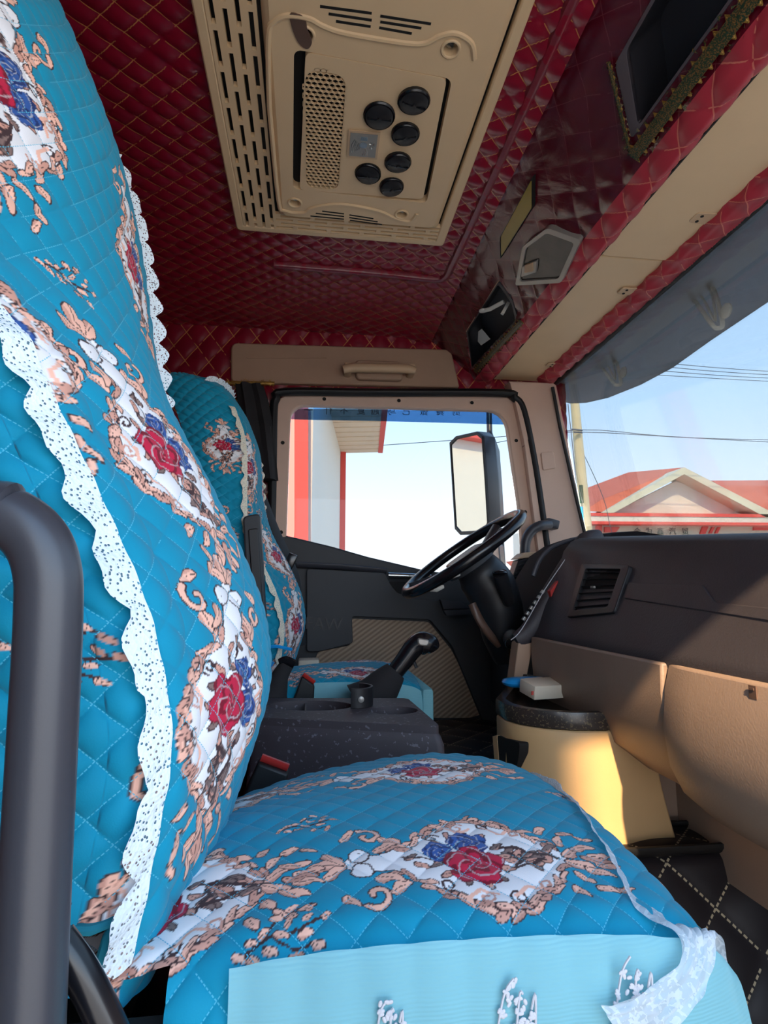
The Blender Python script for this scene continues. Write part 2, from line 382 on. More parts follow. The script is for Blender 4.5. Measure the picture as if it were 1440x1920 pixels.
def cushion_surface(nx,ny,yc=.603,hw=.218,x0=-.17,x1=.310,ztop=-.212,zbot=-.36):
    """rows go from rear to front nose and down, columns near side -> over the top -> far side"""
    tx=np.linspace(0,1,nx); L=x1-x0; rc=.05
    s=tx*(L+.09); X=np.where(s<L-rc,x0+s,0.);dz=np.zeros(nx)
    a=np.clip((s-(L-rc))/(rc*1.57),0,1)*math.pi/2
    m=s>=L-rc; X[m]=x1-rc+rc*np.sin(a[m]); dz[m]=-rc*(1-np.cos(a[m]))
    ex=np.clip(s-(L-rc)-rc*1.57,0,None); dz-=ex
    fr=np.clip((X-(x1-.13))/.13,0,1); W=hw*(1-.14*fr**2.5)
    q=np.linspace(-1,1,ny); side=.10; rcy=.032
    P=np.zeros((nx,ny,3));U=np.zeros((nx,ny));V=np.zeros((nx,ny))
    tot=hw+side
    for j,qq in enumerate(q):
        d=abs(qq)*tot; sg=np.sign(qq) if qq!=0 else 1.
        flat=W-rcy
        dd=d*np.ones(nx)*(W+side)/(hw+side)
        y=np.where(dd<flat,dd,0.); z=np.zeros(nx)
        a=np.clip((dd-flat)/(rcy*1.57),0,1)*math.pi/2
        m=dd>=flat; y[m]=flat[m]+rcy*np.sin(a[m]); z[m]=-rcy*(1-np.cos(a[m]))
        ex=np.clip(dd-flat-rcy*1.57,0,None); z-=ex
        dome=-.022*np.clip(y/W,0,1)**2.2
        P[:,j,0]=X; P[:,j,1]=yc+sg*y
        zz=ztop+dome+z+dz-.02*np.clip((x0+.2-X)/.2,0,1)**2-.05*np.clip((sg*y+.03)/.2,0,1)*np.clip((x0+.34-X)/.34,0,1)**1.2+.012*np.sin(np.clip((X-x0)/L,0,1)*math.pi)-.012*fr**2
        P[:,j,2]=np.maximum(zz,zbot)
        U[:,j]=s; V[:,j]=sg*dd
    return P,U,V
# ---------------------------------------------------------------- printed cloth (flat print of the seat covers)
TEAL=np.array(lin(0,136,168)[:3]); SAL=lin(238,182,160)[:3]; SAL2=lin(205,150,132)[:3]; INK=lin(62,42,44)[:3]; WHT=lin(228,226,228)[:3]
ROSE=lin(186,24,62)[:3]; ROSED=lin(120,8,36)[:3]; BLU=lin(46,84,150)[:3]; BLUD=lin(24,46,98)[:3]; BRN=lin(128,104,98)[:3]
def leafmask(x,y,cx,cy,a,b,rot,grow=0):
    c,s=math.cos(rot),math.sin(rot); X=(x-cx)*c+(y-cy)*s; Y=-(x-cx)*s+(y-cy)*c; t=X/(a+grow)
    return (np.abs(t)<1)&(np.abs(Y-.25*b*np.sin(t*3))<(b*np.sqrt(np.clip(1-t*t,0,1))*(1-.25*t)+grow*.8)),X/a,Y/b
def leaf(C,x,y,cx,cy,a,b,rot,col=SAL,ink=.007,vein=True):
    m,_,_=leafmask(x,y,cx,cy,a,b,rot,ink); C[m]=INK
    m,X,Y=leafmask(x,y,cx,cy,a,b,rot); C[m]=col
    if vein: C[m&(np.abs(Y-.35*X*X+.1)<.07)&(X<.35)]=INK; C[m&(Y<-.6)]=SAL2
def ringp(C,x,y,cx,cy,r,w,col):
    d=np.hypot(x-cx,y-cy); C[np.abs(d-r)<w]=col
def curve(C,x,y,pts,w,col):
    for a,b in zip(pts,pts[1:]):
        dx,dy=b[0]-a[0],b[1]-a[1]; t=np.clip(((x-a[0])*dx+(y-a[1])*dy)/(dx*dx+dy*dy),0,1); C[np.hypot(x-a[0]-t*dx,y-a[1]-t*dy)<w]=col
def spiral(cx,cy,r,a0,turn,n=14): return [(cx+r*(1-.75*i/n)*math.cos(a0+turn*i/n),cy+r*(1-.75*i/n)*math.sin(a0+turn*i/n)) for i in range(n+1)]
def rose(C,x,y,cx,cy,r,c1,c2,seed):
    R=random.Random(seed); dx,dy=x-cx,y-cy; th=np.arctan2(dy,dx); d=np.hypot(dx,dy)/r
    edge=1+.10*np.sin(5*th+seed)+.05*np.sin(11*th); m=d<edge
    C[d<edge+.06]=c2; C[m]=c1
    sw=np.sin(9*d+2.0*np.sin(3*th+seed)+th*1.5); C[m&(sw>.55)]=c2
    C[m&(np.sin(13*d-4*th+seed)>.9)]=np.array(c1)*.3+np.array(WHT)*.7*(.6)
WX=[-.80,-.70,-.60,-.50,-.38,-.22,-.05,.1,.25,.4,.52,.62,.68]; WW=[.02,.10,.075,.09,.15,.30,.42,.46,.44,.34,.22,.10,.02]
def medallion(C,x,y,seed):
    R=random.Random(seed)
    hw=np.interp(x,WX,WW,0,0)
    # scrolls outside the white field
    for sg in (1,-1):
        for i,t in enumerate(np.linspace(-.46,.64,13)):
            w=np.interp(t,WX,WW); sl=(np.interp(t+.03,WX,WW)-np.interp(t-.03,WX,WW))/.06; an=math.atan(sl)
            leaf(C,x,y,t+R.uniform(-.02,.02),sg*(w+.022),R.uniform(.055,.085),R.uniform(.022,.032),sg*(an+R.choice((.7,-.5,.45,.2))),SAL if i%3 else SAL2)
    inside=(np.abs(y)<hw+.012)&(x>-.8)&(x<.68); C[inside]=INK; C[(np.abs(y)<hw)&(x>-.79)&(x<.67)]=WHT
    for sg in (1,-1):
        for i,t in enumerate(np.linspace(-.40,.60,11)):
            w=np.interp(t,WX,WW); sl=(np.interp(t+.03,WX,WW)-np.interp(t-.03,WX,WW))/.06; an=math.atan(sl)
            leaf(C,x,y,t,sg*(w-.012),.06,.020,sg*(an+R.choice((.35,-.35,.1))),SAL if i%2 else SAL2)
            if i%2==0 and w>.2: curve(C,x,y,spiral(t+.02,sg*(w-.07),.055,R.uniform(0,6),sg*7.5),.008,INK if i%4 else SAL2)
            if i%3==1 and w>.25: curve(C,x,y,[(t-.1,sg*(w-.04)),(t,sg*(w-.13)),(t+.1,sg*(w-.09))],.012,SAL)
        # crown ears and tendrils
        ringp(C,x,y,-.69,sg*.075,.060,.014,INK); ringp(C,x,y,-.69,sg*.075,.045,.018,WHT)
        curve(C,x,y,spiral(-.62,sg*.30,.10,sg*2.2,sg*-5.5),.026,INK); curve(C,x,y,spiral(-.62,sg*.30,.10,sg*2.2,sg*-5.5),.016,SAL)
        leaf(C,x,y,-.76,sg*.33,.07,.03,sg*.9); leaf(C,x,y,-.47,sg*.24,.08,.035,sg*-.5); leaf(C,x,y,-.52,sg*.16,.09,.035,sg*.4)
        for (a,b,l,w,r) in ((.74,.07,.10,.04,.5),(.84,.13,.09,.032,.2),(.93,.05,.09,.03,.1),(.70,.20,.07,.03,1.1),(.80,.30,.08,.026,.3),(.92,.27,.06,.02,-.3),(.62,.33,.06,.03,.9)):
            leaf(C,x,y,a,sg*b,l*R.uniform(.85,1.15),w,sg*(r+R.uniform(-.2,.2)),ink=.008)
    leaf(C,x,y,-.90,0,.12,.05,0); leaf(C,x,y,-.86,.07,.09,.035,-.7); leaf(C,x,y,-.86,-.07,.09,.035,.7); leaf(C,x,y,.88,0,.11,.03,0,SAL2)
    # bouquet
    for k in range(16):
        leaf(C,x,y,.40+R.uniform(-.12,.2),R.uniform(-.09,.09)*(1.3-k*.02),.06,.024,R.uniform(-1,1),BRN if k%3 else SAL2,.010)
    curve(C,x,y,[(.2,.12),(.34,.10),(.5,.03),(.62,0)],.014,INK); curve(C,x,y,[(.22,-.13),(.36,-.09),(.5,-.03)],.012,INK); curve(C,x,y,[(.30,.05),(.36,-.02),(.30,-.08)],.014,INK)
    for k in range(13):
        an=k/13*6.28; leaf(C,x,y,.02+.24*math.cos(an),.01+.25*math.sin(an),.05,.02,an+R.uniform(-.5,.5),BRN if k%2 else SAL2,.010)
    leaf(C,x,y,-.36,.03,.05,.02,.4,BRN); leaf(C,x,y,-.31,-.06,.05,.02,-.5,SAL2); curve(C,x,y,[(-.42,.04),(-.25,.0),(-.1,0)],.008,INK)
    rose(C,x,y,-.17,.09,.095,BLU,BLUD,seed+1); rose(C,x,y,.05,.17,.125,BLU,BLUD,seed+2); rose(C,x,y,.03,-.07,.175,ROSE,ROSED,seed+3)
def sprig(C,x,y,seed):
    R=random.Random(seed)
    curve(C,x,y,[(-.9,.0),(-.3,.08),(.3,-.05),(.9,.05)],.03,INK); curve(C,x,y,[(-.4,.05),(-.1,.35),(.3,.42)],.025,INK); curve(C,x,y,[(-.2,0),(.1,-.3),(.5,-.35)],.025,INK)
    for (a,b) in ((-.85,.02),(-.6,.14),(-.62,-.12),(-.35,.2),(-.3,-.15),(-.05,.42),(-.05,.02),(.12,-.4),(.15,.22),(.3,.52),(.38,-.15),(.5,.12),(.55,-.42),(.62,.36),(.85,.05)):
        leaf(C,x,y,a,b,R.uniform(.11,.16),R.uniform(.05,.07),R.uniform(-.9,.9),SAL if R.random()<.75 else SAL2,.016)
def paint(U,V,motifs,flip):
    """motifs: (kind,u,v,angle,half length); flip: backrest (crown up)"""
    C=np.empty(U.shape+(3,)); C[:]=TEAL; C*=(1+.06*(vnoise(U.shape,40,3)-.5))[...,None]
    for i,(k,u,v,an,h,side) in enumerate(motifs):
        a=(-(V-v) if flip else U-u)/h; b=((U-u) if flip else V-v)/h
        c,s=math.cos(an),math.sin(an); x=a*c+b*s; y=-a*s+b*c
        m=(np.abs(x)<1.15)&(np.abs(y)<.75)
        if flip: m&=(U>=-.012) if side==0 else (U<-.012)
        if flip and k=='m': y=y*.86
        ii=np.nonzero(m)
        if not len(ii[0]): continue
        cc=C[ii]; xx,yy=x[ii],y[ii]; wob=.006
        xx=xx+wob*np.sin(yy*31+i)+wob*.6*np.sin(yy*57+xx*23); yy=yy+wob*np.sin(xx*29+i)+wob*.6*np.sin(xx*53+yy*31)
        (medallion if k=='m' else sprig)(cc,xx,yy,10+7*i); C[ii]=cc
    return C
# ================================================================ the cab shell
def struct(o): o['kind']='structure'; return o
def holes_plate(outer,holes,depth,flip=1,deep=None,open_=False):
    """flat plate with recessed wells; returns a B"""
    b=B(); loops=[]
    for L in [outer]+holes:
        vs_=[b.b.verts.new(Vector(p)) for p in L]; loops.append(vs_)
        for i in range(len(vs_)): b.b.edges.new((vs_[i],vs_[(i+1)%len(vs_)]))
    bmesh.ops.triangle_fill(b.b,use_beauty=True,edges=b.b.edges[:])
    for i,L in enumerate(loops):
        vec=Vector(depth) if i==0 else Vector(deep or depth)
        w=[b.b.verts.new(p.co+vec) for p in L]; n=len(L)
        for k in range(n): b.b.faces.new((L[k],L[(k+1)%n],w[(k+1)%n],w[k]))
        if i and not open_: b.b.faces.new(w)
    return b
def qgrid(x,y,fn,a,b,amp,name,mat,parent=None,mask=None,seed=0,wob=.10,noise=.004):
    """quilted sheet over parameters (x, y) in metres"""
    Xg,Yg=np.meshgrid(x,y,indexing='ij'); P=fn(Xg,Yg); p=Xg/a+Yg/b; q=Xg/a-Yg/b
    w=wob*(vnoise(Xg.shape,7,seed)-.5); p=p+w;q=q-w
    am=amp(Xg,Yg) if callable(amp) else amp
    n=normals(P); P=P+n*(puff(p,q,1)*am)[...,None]+n*((vnoise(Xg.shape,9,seed+1)-.5)*noise)[...,None]
    m=None
    if mask is not None: m=mask((Xg[:-1,:-1]+Xg[1:,1:])/2,(Yg[:-1,:-1]+Yg[1:,1:])/2)
    return grid(name,P,mat,parent,np.stack([p,q],-1),None,0,m)
st=lambda *a:np.stack(a,-1)
# ceiling: normals must face down -> order axes so that puffs hang down
ZC=1.04
qgrid(np.arange(-1.12,.481,.006),np.arange(-.08,2.185,.006),lambda x,y:st(x,y,ZC+0*x-.028*np.clip((x-.30)/.18,0,1)**2),.066,.056,.0075,'ceiling',M['vinyl'],seed=3); struct(bpy.data.objects['ceiling'])
# raised roof hatch outline around the cooler
b=B(); pl=[(-.13,1.70,ZC-.008),(.2,1.705,ZC-.008),(.385,1.715,ZC-.008),(.425,1.69,ZC-.010),(.43,1.60,ZC-.012),(.435,1.3,ZC-.012),(.44,.7,ZC-.012)]
b.tube(pl,(.016,.014),10,smooth=5); struct(b.out('trim_3',M['vinyl_plain']))
# wall beside the driver (red quilt round the door opening) and rear wall
qgrid(np.arange(-1.12,1.06,.008),np.arange(-.5,1.05,.008),lambda x,z:st(x,2.175+0*x,z),.090,.118,-.009,'wall_left',M['vinyl'],mask=lambda x,z:~((x>-.10)&(x<.97)&(z<.752)),seed=8); struct(bpy.data.objects['wall_left'])
qgrid(np.arange(-.08,2.19,.012),np.arange(-.9,1.05,.012),lambda y,z:st(-1.12+0*y,y,z),.09,.11,-.009,'wall_back',M['vinyl'],seed=9); struct(bpy.data.objects['wall_back'])
b=B(); b.box((-.66,-.10,-.1),(.92,.05,1.66)); b.box((-.05,-.10,.90),(2.2,.05,.34)); b.box((.55,-.10,-.75),(1.2,.05,.30)); struct(b.out('wall_right',M['taupe']))
b=B(); b.box((0.02,1.03,1.085),(2.4,2.34,.05)); struct(b.out('trim_4',M['beige2']))      # outer roof skin
b=B(); b.box((1.13,1.03,-.42),(.04,2.3,.96)); struct(b.out('wall_front',M['dash']))
# floor: passenger footwell, sloping side of the engine tunnel, tunnel top
def floorfn(s,x):
    # s runs over the profile: footwell -> tunnel side -> tunnel top
    y=np.interp(s,[0,.9,.93,1.38,1.42,2.7],[-.05,.85,.875,1.03,1.06,2.30]); z=np.interp(s,[0,.9,.93,1.38,1.42,2.7],[-.92,-.92,-.905,-.485,-.47,-.47]); return st(x,y,z)
qgrid(np.arange(0,2.65,.009),np.arange(-1.12,1.13,.009),floorfn,.145,.145,.006,'floor',M['mat'],seed=12); struct(bpy.data.objects['floor'])
b=B(); b.tube([(.45,1.035,-.468),(.8,1.03,-.468),(1.1,1.03,-.468)],(.007,.016),8); b.tube([(.45,1.13,-.463),(.8,1.125,-.463),(1.1,1.12,-.463)],(.006,.012),8); struct(b.out('trim_5',M['rubber']))
# ---- driver door
d1=bpy.data.objects.new('door_1',None); COL.objects.link(d1); d1.location=(.35,2.15,-.4); struct(d1); d1.empty_display_size=.05
Yd=2.135
px=lambda L,Y:[at(x,y,Y=Y) for x,y in L]
O=[(510,1012),(512,766),(530,738),(952,740),(976,766),(1012,930),(1034,1090)]; I=[(985,1085),(974,950),(950,788),(930,769),(562,759),(545,774),(537,1008)]
b=B(); Iv=px(I[::-1],Yd); Ov=px(O,Yd); Or=[Ov[0]]+rounded(Ov,.06,4)[5:-5]+[Ov[-1]]; Ir=[Iv[0]]+rounded(Iv,.05,4)[5:-5]+[Iv[-1]]; b.strip(Or,Ir,(0,.035,0),90); b.out('window_frame',M['pillar'],d1,bevel=.005)
b=B()
for x,y in ((608,748),(748,751),(885,755),(530,830),(527,998),(968,826),(985,960)): b.lathe(at(x,y,Y=Yd-.002),(0,1,0),[(.0075,0),(.0055,.001),(.004,.004)],12)
b.out('screw',M['dark'],d1)
b=B(); b.prism(px([(500,1002),(537,1004),(620,1024),(690,1044),(800,1070),(1005,1096),(1005,1420),(470,1420)],Yd),(0,.04,0)); b.out('door_panel',M['doorblk'],d1,bevel=.006)
b=B(); b.prism(rounded(px([(575,1066),(722,1074),(738,1104),(775,1122),(905,1130),(975,1400),(925,1400),(848,1212),(806,1162),(660,1156),(662,1206),(598,1222),(575,1222)],Yd-.03),.012,3),(0,.04,0)); b.out('door_pocket_panel',M['doorblk'],d1,bevel=.006)
b=B(); b.prism(rounded(px([(656,1160),(804,1166),(846,1218),(908,1338),(880,1346),(560,1346),(596,1222),(658,1210)],Yd-.012),.012,3),(0,.02,0)); b.out('door_insert',M['insert'],d1)
b=B(); b.tube(px([(556,1059),(640,1063),(725,1071)],Yd-.02),(.008,.014),10); b.out('door_ledge',M['bar'],d1)
b=B(); b.tube(px([(728,1079),(760,1080),(808,1083)],Yd-.04),(.011,.012),10); b.box(at(768,1080,Y=Yd-.05),(.006,.006,.006)); b.out('door_handle',M['chrome'],d1)
b=B(); b.prism(rounded(px([(728,1090),(800,1092),(775,1118),(745,1112)],Yd-.033),.01),(0,.004,0)); b.out('handle_recess',M['dark'],d1)
b=B(); b.prism(px([(826,1124),(864,1128),(882,1140),(832,1142)],Yd-.06),(0,.03,0)); b.prism(px([(832,1144),(884,1143),(886,1152),(838,1154)],Yd-.06),(0,.03,0)); b.out('window_switch',M['bar'],d1)
b=B(); b.prism(rounded(px([(552,1000),(552,766),(946,772),(985,1110),(800,1100),(690,1070),(548,1030)],2.166),.02),(0,.004,0)); b.out('window_glass',M['glass'],d1)
text('embossed_logo','FAW',.062,M['black'],frame(at(607,1171,Y=Yd-.0325),(1,0,-.06),(.12,0,1)),d1,.002)
# rain guard outside the window, lettering seen from behind
rg=root('rain_guard',(.35,2.21,.72),'blue tinted strip with reversed lettering along the top of the driver window','guard')
b=B(); b.prism(rounded(px([(540,758),(950,768),(956,796),(820,792),(700,789),(538,786)],2.205),.01),(0,.003,0)); b.out('strip',M['bluefilm'],rg)
chars='一什不夏越马己做舞剑'; xs=(578,615,645,677,703,735,762,795,825,856)
for ch,x in zip(chars,xs):
    Mx=frame(at(x,770+.012*(x-578),Y=2.203),(1,0,0),(0,0,1))@Matrix.Diagonal((-1,1,1,1))
    text('character',ch,.036,M['rubber'],Mx,rg,.0004)
# door seal
b=B(); b.tube(px([(508,1020),(511,900),(513,775),(518,748),(534,735),(700,736),(940,737),(964,746),(981,770),(1000,860),(1014,950),(1032,1080)],2.115),(.019,.016),10,smooth=4,flat=(0,1,0)); struct(b.out('trim_6',M['rubber']))
# A-pillar
ap=B(); ap.prism(rounded(px([(955,716),(1042,718),(1058,800),(1100,1012),(1020,1090),(1004,985),(984,835),(964,742)],2.105),[0,.02,.0,0,0,0,0,0],3),(0,.06,0)); struct(ap.out('trim_1',M['pillar'],bevel=.006))
b=B(); b.tube(px([(1036,726),(1050,800),(1075,910),(1100,1015)],2.09),.007,8); struct(b.out('trim_7',M['rubber']))
pc=B(); pc.prism(rounded(px([(1014,848),(1038,846),(1043,878),(1018,882)],2.10),.01),(0,.01,0)); tag(pc.out('cover_cap',M['pillar'],bevel=.003),'small square beige cap on the windshield pillar','cap')
# header panel above the door with the assist handle
b=B(); b.prism(rounded(px([(433,642),(846,655),(862,726),(433,716)],2.145),[.03,.01,.01,.02]),(0,.03,0)); struct(b.out('trim_2',M['taupe'],bevel=.006))
ah=root('assist_handle',(.26,2.13,.86),'beige ceiling grab handle above the driver door','handle')
b=B(); b.prism(rounded(px([(666,674),(752,677),(756,713),(668,710)],2.12),.02),(0,.03,0)); b.out('mount',M['taupe'],ah,bevel=.006)
b=B(); b.tube(px([(643,693),(660,690),(700,690),(740,691),(766,692),(779,696)],2.09),[(.018,.015),(.021,.018),(.021,.018),(.021,.018),(.021,.018),(.015,.013)],12,smooth=4); b.box(at(652,694,Y=2.12),(.03,.07,.04),bev=.008); b.box(at(770,696,Y=2.12),(.03,.07,.04),bev=.008); b.out('grip',M['beige2'],ah)
b=B(); b.prism(px([(462,668),(612,668),(612,671),(462,671)],2.142),(0,.004,0)); struct(b.out('trim_8',M['taupe']))
# gold fringe on the wall edge
b=B()
for i in range(420):
    t=random.random(); c=at(310+205*t,716+3*t,Y=2.14)+Vector((0,random.uniform(-.01,.01),random.uniform(-.012,.012))); dv=Vector((random.uniform(-1,1),random.uniform(-.6,.2),random.uniform(-1.2,.8)))*.014
    sd=Vector((random.uniform(-1,1),0,random.uniform(-1,1))).normalized()*.0016; vv=[b.b.verts.new(c+q) for q in (-sd,sd,dv)]; b.b.faces.new(vv)
b.tube([at(312,716,Y=2.15),at(515,719,Y=2.15)],.008,8); tag(b.out('tinsel_fringe',M['gold'],smooth=0),'dark gold tinsel fringe along the red wall behind the driver seat','fringe')
# windshield
b=B(); b.prism([(1.0,-.1,.872),(1.0,2.14,.86),(1.125,2.14,.10),(1.125,-.1,.08)],(.006,0,.001)); o=struct(b.out('window_1',M['glass']))
b=B(); b.tube([(.992,-.1,.876),(.992,1.0,.874),(.992,2.12,.858)],(.014,.016),10); struct(b.out('trim_9',M['rubber']))
b=B(); b.box((.975,1.02,.892),(.03,2.24,.02)); struct(b.out('trim_10',M['beige2']))
# ================================================================ overhead console
oc=root('overhead_console',(.70,1.1,.86),'red quilted overhead shelf above the windshield with beige underside flaps','console')
FA,FB=Vector((.47,0,1.04)),Vector((.69,0,.85))
def face(y,t,out=0):
    nrm=Vector((-(FA.z-FB.z),0,-(FB.x-FA.x))).normalized(); p=FA.lerp(FB,t); return Vector((p.x,y,p.z))+nrm*out
NRM=Vector((-(FA.z-FB.z),0,-(FB.x-FA.x))).normalized()
near=[(.30,.33),(.861,.35),(.949,.72),(.30,.735)]; far=[(1.575,.44),(1.93,.42),(2.12,.76),(1.66,.86),(1.60,.68)]
def inpoly(y,t,P):
    r=np.zeros(y.shape,bool); n=len(P)
    for i in range(n):
        (y0,t0),(y1,t1)=P[i],P[i-1]; c=((t0>t)!=(t1>t))&(y<(y1-y0)*(t-t0)/((t1-t0)+1e-12)+y0); r^=c
    return r
L=.2907; SA=np.array([-.08,0,.03,.10,.24,.28,.305,.33,.36]); 
def ocface(s,y):
    x=np.interp(s,SA,[.41,.47,.487,.545,.648,.676,.700,.716,.718]); z=np.interp(s,SA,[1.037,1.032,1.022,.975,.886,.858,.846,.852,.875]); return st(x,y,z)
ss=np.arange(-.03,.362,.004); ss_y=np.arange(-.08,2.165,.006)
def famp(s,y): return .0055*np.clip((s-.21)/.05,0,1)+.0085*np.clip((.04-s)/.04,0,1)+.0012+.003*np.clip((y-1.0)/.2,0,1)*np.clip(1-np.abs(s-.2)/.1,0,1)
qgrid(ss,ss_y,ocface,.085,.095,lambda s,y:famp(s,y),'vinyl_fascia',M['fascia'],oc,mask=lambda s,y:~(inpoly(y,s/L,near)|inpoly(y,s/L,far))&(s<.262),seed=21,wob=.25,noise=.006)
qgrid(ss,ss_y,ocface,.085,.095,lambda s,y:famp(s,y),'lip_roll',M['vinyl_pink_lit'],oc,mask=lambda s,y:s>=.262,seed=21,wob=.25,noise=.006)  # same sheet as the fascia, windshield light put into its rose colour
def cubby(P,nm,depth,mat,frame_w,parent):
    out=[face(y,t,.004) for y,t in P]; c=sum(out,Vector())/len(out); inn=[p+(c-p).normalized()*frame_w for p in out]
    out=rounded(out,.012,3); inn=rounded(inn,.012,3)
    b=B(); b.ring(out,inn,-NRM*.012); fr=b.out(nm+'_frame',mat,parent,bevel=.002)
    b=B(); n=len(inn); w=[p-NRM*depth for p in inn]; vi=[b.b.verts.new(p) for p in inn]; wi=[b.b.verts.new(p) for p in w]
    for k in range(n): b.b.faces.new((vi[k],vi[(k+1)%n],wi[(k+1)%n],wi[k]))
    b.b.faces.new(wi); b.out(nm+'_well',M['darkbin'],parent); return inn
cubby(near,'cubby',.11,M['grey'],.032,oc); cubby(far,'cubby',.08,M['darkbin'],.014,oc)
# braid round the cubbies
def braid(path,nm,w,zig,seed):
    R=random.Random(seed); b=B(); g=B(); pts=[Vector(p) for p in path]; tot=0
    for a,c in zip(pts,pts[1:]):
        n=max(2,int((c-a).length/zig)); d=(c-a).normalized(); s=d.cross(NRM).normalized()
        for i in range(n):
            p=a.lerp(c,i/n); q=a.lerp(c,(i+1)/n); m=(p+q)/2
            b.tube([p-s*w,m+s*w,q-s*w],.0014,5); b.tube([p-s*w*.3,m+s*w*1.25,q-s*w*.3],.0011,5); b.tube([p-s*w*1.2,m+s*w*.3,q-s*w*1.2],.0011,5)
            g.tube([p+NRM*.001,q+NRM*.001],(.003,w*.9),6,flat=tuple(NRM))
            for k in range(9):
                z=p.lerp(q,R.random())+s*R.uniform(-1.6,1.6)*w; v_=[g.b.verts.new(z+Vector((R.uniform(-1,1),R.uniform(-1,1),R.uniform(-1,1)))*.006) for _ in range(3)]; g.b.faces.new(v_)
    o=g.out(nm,M['braid'],oc,smooth=0); x=b.out('gold_zigzag',M['gold'],o); x.location=(0,0,0)
braid([face(.36,.815,.010),face(.965,.80,.012)],'green_braid',.015,.026,1); braid([face(.965,.79,.01),face(.955,.72,.008),face(.862,.31,.006)],'green_braid',.004,.018,2)
braid([face(1.64,.90,.012),face(2.10,.82,.012)],'green_braid',.010,.02,3)
# beige flaps under the shelf, hinges
def flap(x0,x1,y0,y1,z,r):
    b=B(); b.prism(rounded([(x0,y0,z),(x1,y0,z),(x1,y1,z),(x0,y1,z)],r,4),(0,0,.014)); return b.out('flap_panel',M['beige'],oc,bevel=.003)
flap(.728,.925,-.05,1.272,.862,[.005,.005,.02,.02]); flap(.728,.945,1.280,2.15,.866,[.01,.01,.005,.005])
B().box((.83,1.03,.905),(.24,2.2,.05)).out('shelf_core',M['dark'],oc)
for x,y in ((1315,410),(1175,547),(1036,685)):
    c=at(x,y,Z=.860); b=B(); b.prism(rounded([c+Vector((-.022,-.016,0)),c+Vector((.03,-.02,0)),c+Vector((.03,.02,0)),c+Vector((-.022,.016,0))],.008),(0,0,.004)); h=b.out('hinge',M['beige2'],oc,bevel=.001)
    b=B(); b.lathe(c+Vector((-.004,-.008,-.001)),(0,0,1),[(.004,0),(.004,.002)],10); b.lathe(c+Vector((-.004,.010,-.001)),(0,0,1),[(.004,0),(.004,.002)],10); k=b.out('screw',M['dark'],h); k.location=(0,0,0)
# quilted roll in front of the flaps
def roll(a,y): return st(.950-.042*np.cos(a/.034),y,.868-.030*np.sin(a/.034)+.014*np.clip((y-1.9)/.25,0,1)*0)
qgrid(np.arange(-.012,.120,.004),np.arange(-.05,2.13,.005),roll,.070,.075,-.006,'quilted_roll',M['vinyl_pink_lit'],oc,seed=31,wob=.2,noise=.006)
b=B(); b.tube([(.722,-.05,.862),(.722,2.15,.862)],(.006,.008),8); b.out('flap_gap',M['dark'],oc)
# roof lamp with clear lens, yellow reflector strip
lp=root('cabin_lamp',tuple(face(1.33,.78,.0)),'silver framed cabin reading lamp set in the red overhead vinyl','lamp')
LP=[face(1.257,.57,.020),face(1.213,.87,.020),face(1.375,.97,.020),face(1.516,.62,.020),face(1.37,.47,.020)]
lo=rounded(LP,.012); c=sum(LP,Vector())/5; li=rounded([p+(c-p)*.17 for p in LP],.010)
B().ring(lo,li,-NRM*.026).out('bezel',M['silver'],lp,bevel=.002)
B().prism([p+NRM*-.006 for p in li],-NRM*.004).out('lens',M['lens'],lp)
pl=[face(1.43,.57,.021),face(1.37,.66,.021),face(1.41,.72,.021),face(1.47,.62,.021)]; B().prism(pl,-NRM*.012).out('switch_plate',M['silver'],lp,bevel=.002)
b=B(); b.prism(rounded([face(1.415,.59,.024),face(1.385,.64,.024),face(1.41,.69,.024),face(1.44,.63,.024)],.004),-NRM*.006); b.out('switch',M['beige2'],lp,bevel=.001)
yl=root('yellow_reflector',tuple(face(1.32,.28)),'yellow film strip in a dark slot beside the cabin lamp','strip')
YP=[face(1.185,.235,.010),face(1.252,.355,.010),face(1.47,.335,.010),face(1.407,.235,.010)]; c=sum(YP,Vector())/4
B().prism(rounded([p+(p-c)*.09 for p in YP],.006),-NRM*.010).out('slot_frame',M['dark'],yl); B().prism(rounded(YP,.006),NRM*.001).out('film',M['yellow'],yl)
# things in the far cubby
b=B(); p=face(1.66,.60,-.012); b.tube([p,p+Vector((-.03,.05,-.002)),p+Vector((-.045,.075,.004))],(.004,.007),8); b.ell(p+Vector((-.047,.078,.006)),(.012,.014,.005)); b.box(p+Vector((.012,.02,-.012)),(.010,.012,.045),(0,.5,0)); tag(b.out('broken_clip',M['white']),'white plastic clip at the front end of the far overhead cubby','clip')
b=B(); p=face(1.98,.60,-.05); b.box(p,(.05,.06,.002),(0,.72,.3)); tag(b.out('paper_slip',M['white']),'small pale paper slip lying in the far overhead cubby','paper')
